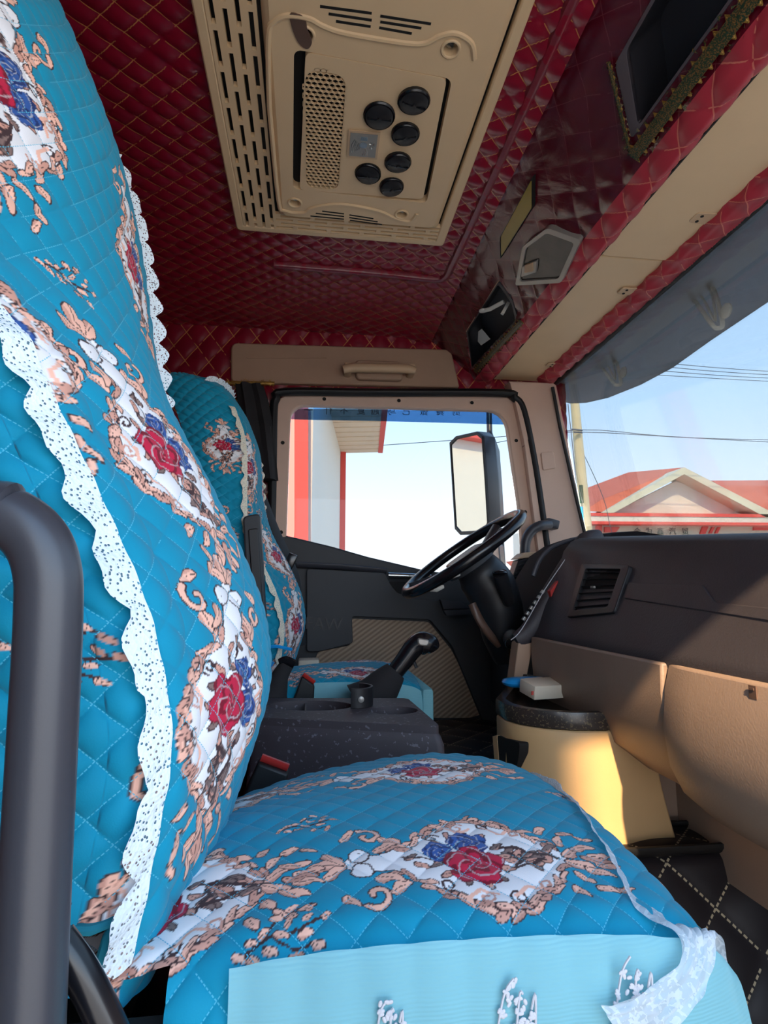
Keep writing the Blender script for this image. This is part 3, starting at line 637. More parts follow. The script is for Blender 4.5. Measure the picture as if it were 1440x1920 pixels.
# kind, u, v, angle, half length, panel (0 front of the backrest, -1 its side)
BACK_MOTIFS=[('m',.088,.405,.28,.122,0),('m',.066,.178,-.20,.122,0),('m',.004,.705,.0,.125,0),('m',.222,.664,.05,.115,0),('m',-.048,.475,.0,.125,0),
 ('s',.070,.556,1.57,.030,0),('s',.275,.305,1.3,.035,0),('s',.30,.53,1.57,.03,0),('s',-.062,.225,1.4,.036,-1),('s',-.085,.085,1.3,.036,-1),('m',.33,.40,.1,.12,0),('m',.022,.070,.0,.115,-1),('m',-.10,.48,0,.10,-1),('m',-.06,.77,0,.10,-1)]
CUSH_MOTIFS=[('m',.297,-.136,0,.122,0),('m',.297,.075,.06,.122,0),('m',.062,-.145,0,.12,0),('m',.062,.06,.04,.12,0),('s',.172,-.070,.2,.028,0),('s',.158,-.196,.3,.034,0),('s',.45,.0,-.1,.03,0),('s',.485,-.130,.3,.03,0),('s',.172,.13,.3,.03,0)]
def shape_back(P,yc,hw=.205):
    if yc<1:
        z=P[...,2]; w=np.clip((yc-P[...,1])/.21,0,1)**1.5; P=P.copy(); P[...,0]-=.055*np.clip((z-.17)/.1,0,1)*w; return P
    P=P.copy(); P[...,0]+=.028+.13*np.clip(P[...,2],0,.5); return P
    z=P[...,2]; w=np.clip((yc+.06-P[...,1])/.26,0,1)**1.5; P=P.copy()
    P[...,0]-=.034*np.clip((z-.02)/.2,0,1)*w; P[...,0]+=.012*np.exp(-((z+.03)/.1)**2)*(1-w)
    return P
def quilted(P,U,V,pitch,amp,seed,sg=1):
    p=(U+V)/pitch; q=(U-V)/pitch; wob=.12*(vnoise(U.shape,9,seed)-.5); p=p+wob; q=q-wob
    h=puff(p,q,1)*amp; n=normals(P)*sg; return P+n*np.asarray(h)[...,None],np.stack([p,q],-1)
def lace_strip(pts,outs,width,name,mat,parent,scal=.032,nw=6,ns=10):
    """scalloped strip sewn along pts, hanging towards outs"""
    pts=np.array(pts,float); d=np.concatenate([[0],np.cumsum(np.linalg.norm(np.diff(pts,axis=0),axis=1))]); L=d[-1]; n=int(L/scal*ns)
    s=np.linspace(0,L,n); p=np.stack([np.interp(s,d,pts[:,k]) for k in range(3)],-1); o=np.array(outs,float)
    if o.ndim==1: o=np.repeat(o[None],len(pts),0)
    o=np.stack([np.interp(s,d,o[:,k]) for k in range(3)],-1)
    w=width*(.52+.48*np.abs(np.sin(np.pi*s/scal))**.6); G=np.zeros((n,nw,3))
    for k in range(nw):
        t=k/(nw-1); G[:,k]=p+o*(w*t)[:,None]+np.stack([.002*np.sin(s*190+3*t),.0015*np.sin(s*140),.001*np.sin(s*90)],-1)*t
    return grid(name,G,mat,parent)
def make_seat(name,label,yc,zs,fine,group,zoff=0):
    r=root(name,(0,yc,-.50),label,'seat',group)
    n,nf,ns,nc=(900,340,200,34) if fine else (420,150,110,18)
    P,U,V=back_surface(n,yc=yc,zs=zs,nf=nf,ns=ns,nc=nc); P=shape_back(P,yc)
    C=paint(U,V,BACK_MOTIFS,True)
    side=np.clip((-U-.02)/.05,0,1); amp=.0030+.0040*side
    P2,uv=quilted(P,U,V,.035,amp,2)
    # fold creases where the cover meets the cushion
    mk=~((V<.060)&(U<-.028))[:-1,:-1] if fine else None
    back=grid('backrest_cover',P2,M['cover'],r,uv,C,0,mk)
    i0=ns+nc//2; seam=P2[:,i0]; nrm=normals(P)[:,i0]
    sl=slice(int(n*.03),int(n*.86),6)
    lace_strip(seam[sl]+nrm[sl]*.004,np.array([-.55,-.8,-.12]) if fine else np.array([-.5,-.75,-.1]),.026,'lace_trim',M['lace'] if fine else M['lace2'],r,.056)
    j0=ns+nc+nf+nc//2; seam=P2[:,j0]; nrm=normals(P)[:,j0]; sl=slice(int(n*.10),int(n*.84),6)
    o=nrm[sl]*.6+np.array([.55,.35,0]); lace_strip(seam[sl],o,.022,'lace_trim',M['lace'] if fine else M['lace2'],r,.036)
    # piping along the top
    q=P2[int(n*.955),ns:ns+2*nc+nf]; lace_strip(q[::4]+np.array([.003,0,0]),np.array([.35,0,.6]),.025,'lace_trim',M['lace'],r,.03)
    # stitched hem at the foot of the cover
    ih=int(np.abs(V[:,0]-.060).argmin()) if fine else 0; je=int(np.abs(U[0]+.028).argmin()) if fine else ns+nc
    hp=[P2[ih,j]+np.array([0,0,-.001]) for j in range(0,je,6)]
    if fine: hp+=[P2[i,je] for i in range(ih,int(ih*.3),-6)]
    B().tube(hp,.0035,8).out('cover_hem',M['teal_plain'],r)
    nx,ny=(520,620) if fine else (230,260)
    P,U,V=cushion_surface(nx,ny,yc=yc+.003,zbot=-.43); P[...,2]+=zoff; C=paint(U,V,CUSH_MOTIFS,False)
    top=np.clip((.2-np.abs(V))/.03,0,1)
    P2,uv=quilted(P,U,V,.034,.0020+.0012*(1-top),5,-1); P2[...,2]=P2[...,2]
    mk=None
    if fine: mk=~((V<-.200)&(U<.088))[:-1,:-1]
    grid('cushion_cover',P2,M['cover'],r,uv,C,0,mk)
    return r,(P2,U,V)
def skirt(r,CS,u0,u1):
    # sheer side skirt sewn along the near edge of the cushion
    P2,U,V=CS; j0=int(np.abs(V[len(V)//2]+.207).argmin()); rows=np.nonzero((U[:,0]>=u0)&(U[:,0]<=u1))[0]
    L=np.stack([smooth(P2[rows,j0,k],12) for k in range(3)],-1); n=160; t=np.linspace(0,len(L)-1,n); L=np.stack([np.interp(t,np.arange(len(L)),L[:,k]) for k in range(3)],-1)
    tg=np.gradient(L,axis=0); o=np.stack([tg[:,1],-tg[:,0],0*tg[:,0]],-1); o/=np.linalg.norm(o,axis=1,keepdims=True); o[o[:,1]>0]*=-1
    m=60; G=np.zeros((n,m,3)); s=L[:,0]
    for j in range(m):
        q=j/(m-1); G[:,j]=L+o*(.010+.009*min(1,q*7)**.6+(.004*np.sin(s*46+2*q)+.004*np.sin(s*17))*q)[:,None]; G[:,j,2]+=.005-q*.22
    return grid('side_skirt',G,M['skirt'],r)
# ---- passenger seat
ps,PC=make_seat('passenger_seat','large teal quilted passenger seat with floral medallions beside the grab bar, nearest the viewer',.60,1.0,True,None)
skirt(ps,PC,.122,.478)
def ribbon(name,A,Bp,mat,parent,crinkle=.004,n=160,m=24,seed=1):
    A=np.array(A,float);Bp=np.array(Bp,float)
    def res(Q):
        d=np.concatenate([[0],np.cumsum(np.linalg.norm(np.diff(Q,axis=0),axis=1))]); s=np.linspace(0,d[-1],n); o=np.stack([np.interp(s,d,Q[:,k]) for k in range(3)],-1)
        return np.stack([smooth(o[:,k],8) for k in range(3)],-1)
    a,b=res(A),res(Bp); t=np.linspace(0,1,m)[None,:,None]; G=a[:,None]*(1-t)+b[:,None]*t
    nz=vnoise((n,m),26,seed)-.5; nz2=vnoise((n,m),60,seed+1)-.5; nn=normals(G); return grid(name,G+nn*(nz*crinkle*2+nz2*crinkle)[...,None],mat,parent)
v=lambda *p:tuple(p)
# lace ribbon sewn along the front edge of the cushion, drooping over the corner
CP,CU,CV=PC; A=[];Bp=[]; N_=-normals(CP)
def cpt(u,v,out):
    j=int(np.abs(CV[-60]-v).argmin()); i=int(np.abs(CU[:,0]-u).argmin()); return Vector(CP[i,j]+N_[i,j]*out)
for t in np.linspace(0,1,16):
    v_=.15-.33*t; A.append(cpt(.460-.060*t**1.5,v_,.007)); Bp.append(cpt(.520+.022*t,v_,.016))
A+=[at(1282,1752,Y=.385),at(1282,1800,Y=.378),at(1225,1850,Y=.372),at(1165,1880,Y=.368),at(1120,1886,Y=.366)]
Bp+=[at(1348,1735,Y=.40),at(1335,1822,Y=.385),at(1305,1880,Y=.378),at(1255,1940,Y=.372),at(1180,1990,Y=.368)]
ribbon('lace_ribbon',A,Bp,M['organza'],ps,.0025,n=220,seed=4)
# front skirt below the ribbon
n,m=60,40; yy=np.linspace(.405,.79,n); G=np.zeros((n,m,3))
for j in range(m):
    t=j/(m-1); G[:,j]=np.stack([.320+.012*t-.05*(np.clip((.46-yy)/.055,0,1)**2)+.004*np.sin(yy*60)*t-.05*np.clip((np.abs(yy-.6)-.1)/.1,0,1)**2*0,yy,-.27-.20*t+0*yy],-1)
grid('front_skirt',G,M['skirt'],ps)
# embroidered sprays on the side skirt
for k,(px,py,w,hh) in enumerate([(1185,1850,.030,.032),(965,1890,.030,.03),(727,1915,.02,.02)]):
    c=at(px,py,Y=.374); b=B()
    for i in range(3):
        b.tube([c+Vector((-w*.5+w*i*.45,0,-.03)),c+Vector((-w*.25+w*i*.35,-.0005,hh*.2)),c+Vector((w*.0+w*i*.18,0,hh*(.55-.3*i)))],.0008,6,smooth=5)
    for i in range(70):
        t_=random.random(); i_=random.randrange(3); b.ell(c+Vector((-w*.5+w*i_*.45+t_*w*(.45-.27*i_)+random.uniform(-.0035,.0035),-.0005,-.03+t_*(hh*.55+.03-hh*.3*i_))),(.0022,.0007,.0013),(0,random.uniform(-1.5,1.5),0),6)
    b.out('embroidery',M['stitch'],ps)
# cushion tuck at the rear corner, base and slide rail
B().box((-.04,.60,-.50),(.50,.36,.16),bev=.02).out('seat_base',M['black'],ps)
b=B()
for i in range(22): b.tube([(-.17+i*.007,.376,-.262),(-.165+i*.007,.372,-.33),(-.15+i*.007,.380,-.42)],.0042,6)
b.box((-.095,.390,-.34),(.17,.016,.17)); b.out('bellows',M['rubber'],ps)
b=B(); b.tube([at(108,1762,Y=.335),at(140,1805,Y=.335),at(172,1860,Y=.335),at(215,1950,Y=.335)],(.0085),12,smooth=5); b.out('recline_lever',M['gloss'],ps)
B().box((-.22,.60,-.30),(.10,.34,.30),bev=.02).out('recliner_frame',M['dark'],ps)
# ---- driver seat
ds,DC=make_seat('driver_seat','teal floral driver seat with raised black armrest in front of the driver door',1.655,.785,False,None,0)
b=B(); G=[at(455,968,Y=1.41),at(487,962,Y=1.41),at(502,1218,Y=1.41),at(468,1205,Y=1.41)]
b.prism(rounded([G[0],G[1],G[2],G[3]],.012),(0,.045,0)); b.out('armrest',M['doorblk'],ds,bevel=.006)
b=B(); b.prism(rounded([at(465,992,Y=1.405),at(484,990,Y=1.405),at(496,1190,Y=1.405),at(478,1185,Y=1.405)],.006),(0,.01,0)); b.out('armrest_panel',M['black'],ds,bevel=.003)
skirt(ds,DC,.17,.478)
b=B(); b.box((.30,1.62,-.37),(.03,.36,.26),bev=.01); b.out('front_skirt',M['skirt'],ds)
B().box((-.02,1.655,-.43),(.42,.34,.14),bev=.02).out('seat_base',M['black'],ds)
B().box((-.17,1.655,-.27),(.14,.30,.26),bev=.02).out('recliner_frame',M['black'],ds)
b=B(); b.tube([at(480,1215,Y=1.42),at(520,1212,Y=1.42),at(548,1218,Y=1.42)],.004,6); b.tube([at(482,1222,Y=1.42),at(490,1260,Y=1.42),at(489,1290,Y=1.42)],.003,6); b.box(at(497,1238,Y=1.42),(.045,.008,.012),(0,.5,0)); b.out('cover_tie',M['bluep'],ds)
# ================================================================ roof cooler
ac=root('roof_air_conditioner',(.08,1.2,1.0),'beige roof air conditioner panel with six black round vents on the red ceiling','air conditioner')
Z0=1.012
def slotted(x0,x1,y0,y1,rows,along,slot,gap,rw,name,z=Z0,th=.012,off=.5):
    """plate of bars with real slots between them; along = 'y' or 'x' is the slot direction"""
    b=B(); A0,A1=(y0,y1) if along=='y' else (x0,x1); C0,C1=(x0,x1) if along=='y' else (y0,y1); pitch=(C1-C0)/rows
    def bx(a0,a1,c0,c1):
        if a1-a0<1e-4: return
        if along=='y': b.box(((c0+c1)/2,(a0+a1)/2,z+th/2),(c1-c0,a1-a0,th))
        else: b.box(((a0+a1)/2,(c0+c1)/2,z+th/2),(a1-a0,c1-c0,th))
    for r in range(rows+1):
        c=C0+pitch*r; bx(A0,A1,max(C0,c-(pitch-rw)/2),min(C1,c+(pitch-rw)/2))
    for r in range(rows):
        c=C0+pitch*(r+.5); a=A0-(r*off%1)*(slot+gap); 
        while a<A1:
            bx(max(A0,a),min(A1,a+gap),c-rw/2,c+rw/2); a+=slot+gap
    return b.out(name,M['beige'],ac,smooth=0)
ax0,ax1,ay0,ay1=-.222,.368,.56,1.512
slotted(ax0+.022,ax0+.112,ay0+.02,ay1-.022,4,'y',.072,.012,.0085,'slotted_border')
slotted(ax0+.112,ax1-.022,ay1-.086,ay1-.022,4,'x',.080,.013,.0085,'slotted_border')
# outer rim and rear edges of the frame
b=B(); b.ring(rounded([(ax0,ay0,Z0),(ax1,ay0,Z0),(ax1+.006,ay1,Z0),(ax0,ay1,Z0)],.014),rounded([(ax0+.022,ay0+.02,Z0),(ax1-.022,ay0+.02,Z0),(ax1-.022,ay1-.022,Z0),(ax0+.022,ay1-.022,Z0)],.004),(0,0,.03)); b.out('outer_rim',M['beige'],ac,bevel=.004)
b=B(); b.box(((ax0+ax1)/2,(ay0+ay1)/2,Z0+.019),(ax1-ax0-.03,ay1-ay0-.03,.004)); b.out('backing',M['dark'],ac)
# raised housing
hx0,hx1,hy0,hy1=ax0+.118,ax1-.028,ay0+.02,at(600,417,Z=1.0).y; Z1=1.000
sec=[]
for dx,z in ((0,Z0+.01),(.004,Z0-.003),(.010,Z1+.004),(.016,Z1)): sec.append(rounded([(hx0+dx,hy0+dx,z),(hx1-dx,hy0+dx,z),(hx1-dx,hy1-dx,z),(hx0+dx,hy1-dx,z)],.02,4))
b=B(); b.loft(sec,cap=False); b.out('housing_side',M['beige'],ac)
ox0,ox1,oy0,oy1=-.056,.296,.952,1.322
outer=[Vector(p) for p in sec[-1]]
hole=rounded([at(x,y,Z=Z1) for x,y in ((551,92),(848,148),(800,381),(549,354))],.018)
scr=[tuple(at(x,y,Z=Z1))[:2] for x,y in ((572,66),(845,92),(553,380),(753,402))]
def circ(x,y,r,z,n=14): return [(x+r*math.cos(2*math.pi*k/n),y+r*math.sin(2*math.pi*k/n),z) for k in range(n)]
b=holes_plate(outer,[hole]+[circ(x,y,.014,Z1) for x,y in scr],(0,0,.002),deep=(0,0,.020),open_=True); b.out('housing_face',M['beige'],ac)
b=B(); b.box((.1,1.14,Z1+.0215),(.46,.62,.003)); b.out('housing_floor',M['dark'],ac)
for i,(x,y) in enumerate(scr):
    b=B(); b.lathe((x,y,Z1+.018),(0,0,-1),[(.010,0),(.010,.005),(.006,.006),(.0065,.008)],12); b.box((x,y,Z1+.009),(.012,.003,.003),(0,0,.6)); b.out('screw',M['steel'],ac)
    b=B(); b.tube([(x+.0165*math.cos(a),y+.0165*math.sin(a),Z1) for a in np.linspace(0,2*math.pi,21)],.003,8,cap=False); b.out('screw_well_rim',M['beige'],ac)
b=B(); c=at(560,58,Z=Z1-.003); b.prism(rounded([c+Vector((-.018,-.03,0)),c+Vector((.012,-.028,0)),c+Vector((.016,.0,0)),c+Vector((.026,.018,0)),c+Vector((.016,.036,0)),c+Vector((0,.026,0)),c+Vector((-.010,.004,0))],.010,4),(0,0,.003)); b.out('torn_screw_cover',M['brown'],ac)
# pressed ridge round the opening
b=B(); rp=[(505,200),(503,70),(514,40),(540,28),(580,34),(606,48),(650,62),(760,80),(798,80),(826,66),(856,62),(884,80),(889,110)]
b.tube([at(x,y,Z=Z1+.001) for x,y in rp],.0055,8,smooth=4)
rp=[(505,200),(522,375),(534,394),(570,398),(588,388),(640,382),(708,394),(740,408),(768,414),(782,400)]
b.tube([at(x,y,Z=Z1+.001) for x,y in rp],.0055,8,smooth=4); b.out('pressed_ridge',M['beige'],ac)
for L in (((600,12),(697,25)),((616,26),(697,38)),((630,40),(695,50)),((713,30),(808,45)),((713,41),(790,53)),((711,52),(772,63)),((582,405),(645,411)),((592,400),(645,406)),((604,396),(645,401)),((655,403),(700,410)),((655,408),(708,416)),((656,413),(716,421))):
    b=B(); a_,c_=(at(x,y,Z=Z1) for x,y in L); b.tube([a_,c_],(.0008,.0026),8,flat=(0,0,1)); b.out('louvre_slot',M['dark'],ac)
# control panel with vents
Z2=.993
pan=rounded([at(x,y,Z=Z2+.006) for x,y in ((573,98),(838,148),(793,374),(562,356))],.014)
gx0,gx1,gy0,gy1=at(573,250,Z=Z2).x,at(642,250,Z=Z2).x,at(612,140,Z=Z2).y,at(598,358,Z=Z2).y
gh=rounded([(gx0,gy0,Z2+.006),(gx1,gy0+.003,Z2+.006),(gx1,gy1,Z2+.006),(gx0,gy1,Z2+.006)],.028,5)
vents=[(.150,1.130,.040),(.214,1.088,.040),(.205,1.170,.037),(.205,1.248,.036),(.143,1.276,.037),(.205,1.318,.036)]
vents=[(at(x,y,Z=Z2+.006).x,at(x,y,Z=Z2+.006).y,r) for x,y,r in ((711,215,.034),(776,188,.034),(760,250,.032),(746,303,.032),(690,324,.032),(734,349,.031))]
b=holes_plate(pan,[gh]+[circ(x,y,r*.93,Z2+.006,20) for x,y,r in vents],(0,0,.02),deep=(0,0,.018)); b.out('control_panel',M['beige'],ac)
b=B()
for x,y,r in vents: pass
for x,y,r in vents:
    b=B(); n=24; ax=Vector((random.uniform(-.12,.12),random.uniform(-.12,.12),-1)); b.lathe((x,y,Z2+.008),ax,[(r*.99,0),(r,.006),(r*.93,.009),(r*.90,.006)],n); v=b.out('round_vent',M['gloss'],ac)
    b=B(); b.lathe((x,y,Z2+.006),ax,[(r*.88,0),(r*.86,.008),(r*.6,.012),(r*.14,.013),(r*.13,.016),(.001,.016)],n); f=b.out('flap',M['black'],v); f.location=(0,0,0)
    b=B(); b.box(Vector((x,y,Z2+.006))+ax.normalized()*.012,(r*1.5,.0025,.004),(0,0,random.uniform(-.3,.3))); f=b.out('flap_rib',M['gloss'],v); f.location=(0,0,0)
# honeycomb intake
b=B(); hs=.0068; dxh=hs*math.sqrt(3); row=0; y=gy0
while y<gy1+hs:
    x=gx0+(dxh/2 if row%2 else 0)
    while x<gx1+dxh:
        inside=gx0-.001<x<gx1+.001 and gy0-.001<y<gy1+.001
        cx=min(max(x,gx0+.028),gx1-.028); cy=min(max(y,gy0+.028),gy1-.028)
        if inside and math.hypot(x-cx,y-cy)<.0285:
            oo=[(x+hs*1.0*math.cos(math.pi/6+k*math.pi/3),y+hs*1.0*math.sin(math.pi/6+k*math.pi/3),Z2+.006) for k in range(6)]; ii=[(x+hs*.87*math.cos(math.pi/6+k*math.pi/3),y+hs*.87*math.sin(math.pi/6+k*math.pi/3),Z2+.006) for k in range(6)]
            b.ring(oo,ii,(0,0,.005))
        x+=dxh
    y+=hs*1.5; row+=1
b.out('honeycomb_grille',M['beige'],ac,smooth=0)
b=B(); b.box(((gx0+gx1)/2,(gy0+gy1)/2,Z2+.022),(gx1-gx0,gy1-gy0,.003)); b.out('grille_backing',M['dark'],ac)
sc=at(681,272,Z=Z2+.004); b=B(); b.box(sc,(.070,.078,.0016),(0,0,-.02)); sk=b.out('emblem_plate',M['beige2'],ac)
b=B(); b.box(sc+Vector((0,0,-.001)),(.060,.066,.0016),(0,0,-.02)); x=b.out('emblem_film',M['silver'],sk); x.location=(0,0,0)
b=B()
for k in range(6): b.tube([sc+Vector((-.024+.003*k,.022-.002*k,-.002)),sc+Vector((-.026+.004*k,-.004*k%.011,-.002)),sc+Vector((-.02+.003*k,-.016+.003*k,-.002))],.0008,5)
b.lathe(sc+Vector((0,-.002,-.0016)),(0,0,-1),[(.0085,0),(.0085,.001),(.006,.001)],16)
for k in range(9): a=k*.7; b.tube([sc+Vector((.019+.007*math.cos(a),-.003+.010*math.sin(a),-.002)),sc+Vector((.019+.003*math.cos(a+.5),-.003+.004*math.sin(a+.5),-.002))],.0007,5)
b.box(sc+Vector((0,-.020,-.0018)),(.015,.010,.0008))
for k in range(3): b.tube([sc+Vector((.004+.002*k,.008,-.002)),sc+Vector((.003+.004*k,.020,-.002)),sc+Vector((.0+.006*k,.028,-.002))],.0007,5)
x=b.out('emblem_relief',M['chrome'],sk); x.location=(0,0,0)
# ================================================================ dashboard
dbd=root('dashboard',(.75,1.0,-.1),'black textured dashboard with a square air vent over taupe lower panels','dashboard')
ys=np.linspace(-.05,1.40,60); secs=[]
for y in ys:
    zt=.087+.050*min(1.05,max(-.3,(y-.762)/.60)); e=.012*max(0,(y-1.33)/.07)
    secs.append([(.566,y,-.111),(.575,y,-.095),(.598,y,-.035),(.628,y,.022),(.655,y,zt-.035),(.676,y,zt-.010),(.70,y,zt),(.76,y,zt+.004),(1.11,y,zt-.02),(1.11,y,-.2),(.60,y,-.2)])
b=B(); b.loft(secs); b.out('upper_shell',M['dash'],dbd,smooth=60)
DA,DB=Vector((.570,0,-.105)),Vector((.640,0,.045)); dn=Vector((-(DB.z-DA.z),0,(DB.x-DA.x))).normalized()
def dface(x,y,out=0,a=DA,bb=DB):
    d=at(x,y,Y=1.0); n=Vector((bb.z-a.z,0,-(bb.x-a.x))); t=n.dot(a)/n.dot(d); return d*t+dn*out
VO=[(1096,1060),(1188,1063),(1158,1152),(1068,1160)]; VI=[(1106,1070),(1172,1071),(1147,1142),(1082,1148)]
vt=B(); vt.ring(rounded([dface(*p,.009) for p in VO],.008),rounded([dface(*p,.011) for p in VI],.006),-dn*.02); vf=vt.out('air_vent',M['black'],dbd,bevel=.002)
b=B(); b.prism([dface(*p,.002) for p in VI],-dn*.002); k=b.out('vent_backing',M['dark'],vf); k.location=(0,0,0)
for i in range(6):
    t=(i+.5)/6; l=[VI[0][k]*(1-t)+VI[3][k]*t for k in (0,1)]; r=[VI[1][k]*(1-t)+VI[2][k]*t for k in (0,1)]
    b=B(); b.tube([dface(*l,.007),dface(*r,.007)],(.0035,.0012),6,flat=tuple(dn)); k=b.out('slat',M['black'],vf); k.location=(0,0,0)
b=B(); c=dface(1120,1105,.011); b.box(c,(.005,.016,.005),bev=.001); k=b.out('vent_tab',M['silver'],vf); k.location=(0,0,0)
DA2,DB2=Vector((.570,0,-.105)),Vector((.640,0,.045))
b=B(); b.prism(rounded([dface(*p,.006) for p in ((1182,1094),(1322,1099),(1335,1118),(1346,1132),(1500,1148),(1500,1176),(1174,1124))],.004),-dn*.012); b.out('tray_ledge',M['dash'],dbd,bevel=.002)
# lower panels
def lower(y0,y1,prof,name,n=24,rc=.03):
    b=B(); S_=[]
    for k in range(n):
        y=y0+(y1-y0)*k/(n-1); S_.append([(x,y,z) for x,z in prof])
    if name=='glove_box': S_=[[(x+.012*math.exp(-(y1-p[0][1])/.03) if x<.7 else x,y,z) for x,y,z in p] for p in S_]
    b.loft(S_); return b.out(name,M['dashlow'],dbd,smooth=50,bevel=.004)
ysm=dface(1253,1236).y
lower(ysm+.002,1.40,[(.558,-.112),(.556,-.16),(.560,-.22),(.585,-.285),(.66,-.34),(.72,-.34),(.72,-.112)],'centre_panel')
lower(-.05,ysm-.002,[(.556,-.112),(.545,-.15),(.538,-.21),(.545,-.265),(.565,-.305),(.60,-.335),(.66,-.35),(.75,-.35),(.75,-.112)],'glove_box')
b=B(); b.box((.78,.65,-.42),(.04,1.5,.20)); b.box((.68,1.30,-.40),(.20,.30,.20)); b.out('kick_panel',M['dashlow'],dbd)
b=B(); b.prism(rounded([at(972,1205,Y=1.41),at(1002,1198,Y=1.41),at(985,1285,Y=1.41),at(962,1285,Y=1.41)],.006),(0,.05,0)); b.out('end_panel',M['taupe'],dbd,bevel=.004)
c=at(1412,1298,X=.5505); b=B(); b.box(c,(.002,.012,.016)); b.box(c+Vector((-.001,.001,.004)),(.002,.008,.003)); b.out('glove_latch_mark',M['brown'],dbd)
# crest of the centre stack and the hooded instrument binnacle behind it
crest=[at(1128,1007,Y=1.42),at(1100,1018,Y=1.42),at(1070,1060,Y=1.42),at(1038,1112,Y=1.42),at(1000,1178,Y=1.42),at(968,1202,Y=1.42)]
b=B(); b.tube(crest,[(.012,.02),(.026,.03),(.026,.03),(.026,.03),(.022,.03),(.010,.02)],12,smooth=6,flat=(0,1,0)); b.out('stack_crest',M['dash'],dbd)
b=B(); b.tube([at(1078,1022,Y=1.38),at(1052,1060,Y=1.38),at(1020,1108,Y=1.38),at(978,1180,Y=1.38),at(958,1200,Y=1.38)],.0012,5,smooth=5); b.out('seam_thread',M['stitch'],dbd)
b=B(); b.prism(rounded([at(1032,1108,Y=1.385),at(1047,1088,Y=1.385),at(1050,1094,Y=1.385),at(1034,1122,Y=1.385)],.002),(0,.02,0)); b.out('hazard_button',M['redp'],dbd)
secs=[]
for y in np.linspace(1.46,1.93,16):
    k=.012*math.sin((y-1.46)/.47*math.pi); secs.append([(.62,y,-.16),(.66,y,-.06),(.73,y,.06+k),(.775,y,.125+k),(.83,y,.160+k),(.90,y,.168+k),(1.11,y,.14),(1.11,y,-.16)])
b=B(); b.loft(secs); b.out('instrument_hood',M['matte'],dbd,smooth=60)
b=B(); b.tube([at(1000,1080,Y=1.46),at(1012,1050,Y=1.46),at(1035,1026,Y=1.46),at(1075,1012,Y=1.46),at(1110,1010,Y=1.46)],.006,8,smooth=5); b.out('hood_edge',M['bar'],dbd)
b=B()
for i in range(8): b.box(at(992-i*5.2,1148-i*-0+(-4)*i*0,Y=1.44)+Vector((0,0,.0)),(.004,.004,.004))
b.b.free()
b=B()
for i in range(6): b.box(at(982+i*7,1160-i*10,Y=1.40),(.010,.012,.007),(0,-.9,0),bev=.001)
b.out('stack_switch',M['silver'],dbd)
# side vent next to the driver door
sv=B(); Pv=[at(958,1092,Y=2.0),at(972,1050,Y=2.0),at(1000,1042,Y=2.0),at(978,1092,Y=2.0)]; sv.prism(Pv,(0,.06,0)); vs_=sv.out('side_vent',M['black'],dbd,bevel=.003)
for i in range(6):
    t=(i+.5)/6; l=Pv[1].lerp(Pv[0],t); r=Pv[2].lerp(Pv[3],t); b=B(); b.tube([l+Vector((.006,-.004,0)),r+Vector((-.006,-.004,0))],.0022,6); k=b.out('slat',M['bar'],vs_); k.location=(0,0,0)
b=B(); b.prism([at(970,1048,Y=1.99),at(984,1036,Y=1.99),at(1012,1034,Y=1.99),at(1002,1045,Y=1.99)],(0,.08,0)); b.out('dash_end_cap',M['beige2'],dbd,bevel=.003)
b=B(); b.box((.90,2.02,-.2),(.45,.24,.42)); b.out('driver_lower_panel',M['doorblk'],dbd,bevel=.01)
# ---- steering wheel and column
sw=root('steering_wheel',tuple(at(868,1038,Y=1.66)),'black steering wheel on its column in front of the driver window','steering wheel')
Cw=at(868,1038,Y=1.66); ax=Vector((-.575,-.02,.818)).normalized(); ux=ax.cross(Vector((0,1,0))).normalized(); uy=ax.cross(ux)
cir=[Cw+ux*.206*math.cos(a)+uy*.206*math.sin(a) for a in np.linspace(0,2*math.pi,65)]
b=B(); b.tube(cir,.0165,12,cap=False); b.out('rim',M['gloss'],sw)
Ch=Cw-ax*.035
b=B(); b.lathe(Ch-ax*.02,ax,[(.05,0),(.078,.008),(.080,.028),(.060,.040),(.001,.044)],24); b.out('hub',M['doorblk'],sw)
b=B(); b.prism([Ch+ax*.02+ux*x+uy*y for x,y in rounded([Vector((-.06,-.045,0)),Vector((.06,-.045,0)),Vector((.06,.045,0)),Vector((-.06,.045,0))],.02) and [(-.06,-.03),(-.045,-.045),(.045,-.045),(.06,-.03),(.06,.03),(.045,.045),(-.045,.045),(-.06,.03)]],ax*.012); b.out('horn_pad',M['brown'],sw,bevel=.004)
for a in (.5,math.pi-.5,math.pi+.5,-.5):
    d=ux*math.cos(a)+uy*math.sin(a); b=B(); b.tube([Ch+d*.06,Ch+d*.13+ax*.018,Cw+d*.20],(.008,.016),8); b.out('spoke',M['bar'],sw)
b=B(); b.tube([at(868,1052,Y=1.66),at(895,1072,Y=1.66),at(918,1100,Y=1.66),at(935,1145,Y=1.66),at(945,1195,Y=1.66),at(955,1240,Y=1.66)],[.035,.072,.078,.072,.062,.04],18,smooth=5); b.out('column_shroud',M['black'],sw)
b=B(); b.tube([at(885,1132,Y=1.60),at(893,1150,Y=1.595),at(905,1172,Y=1.595),at(922,1195,Y=1.60),at(935,1212,Y=1.61)],[(.010,.012),(.014,.012),(.014,.012),(.012,.012),(.006,.008)],10,smooth=4); b.out('shroud_trim',M['brown'],sw)
b=B(); b.tube([at(955,1130,Y=1.58),at(945,1100,Y=1.55),at(937,1075,Y=1.53)],[.016,.020,.021],12,smooth=3); st_=b.out('stalk',M['black'],sw)
b=B(); c=at(937,1074,Y=1.53); b.ell(c,(.021,.021,.008)); k=b.out('stalk_cap',M['gloss'],st_); k.location=(0,0,0)
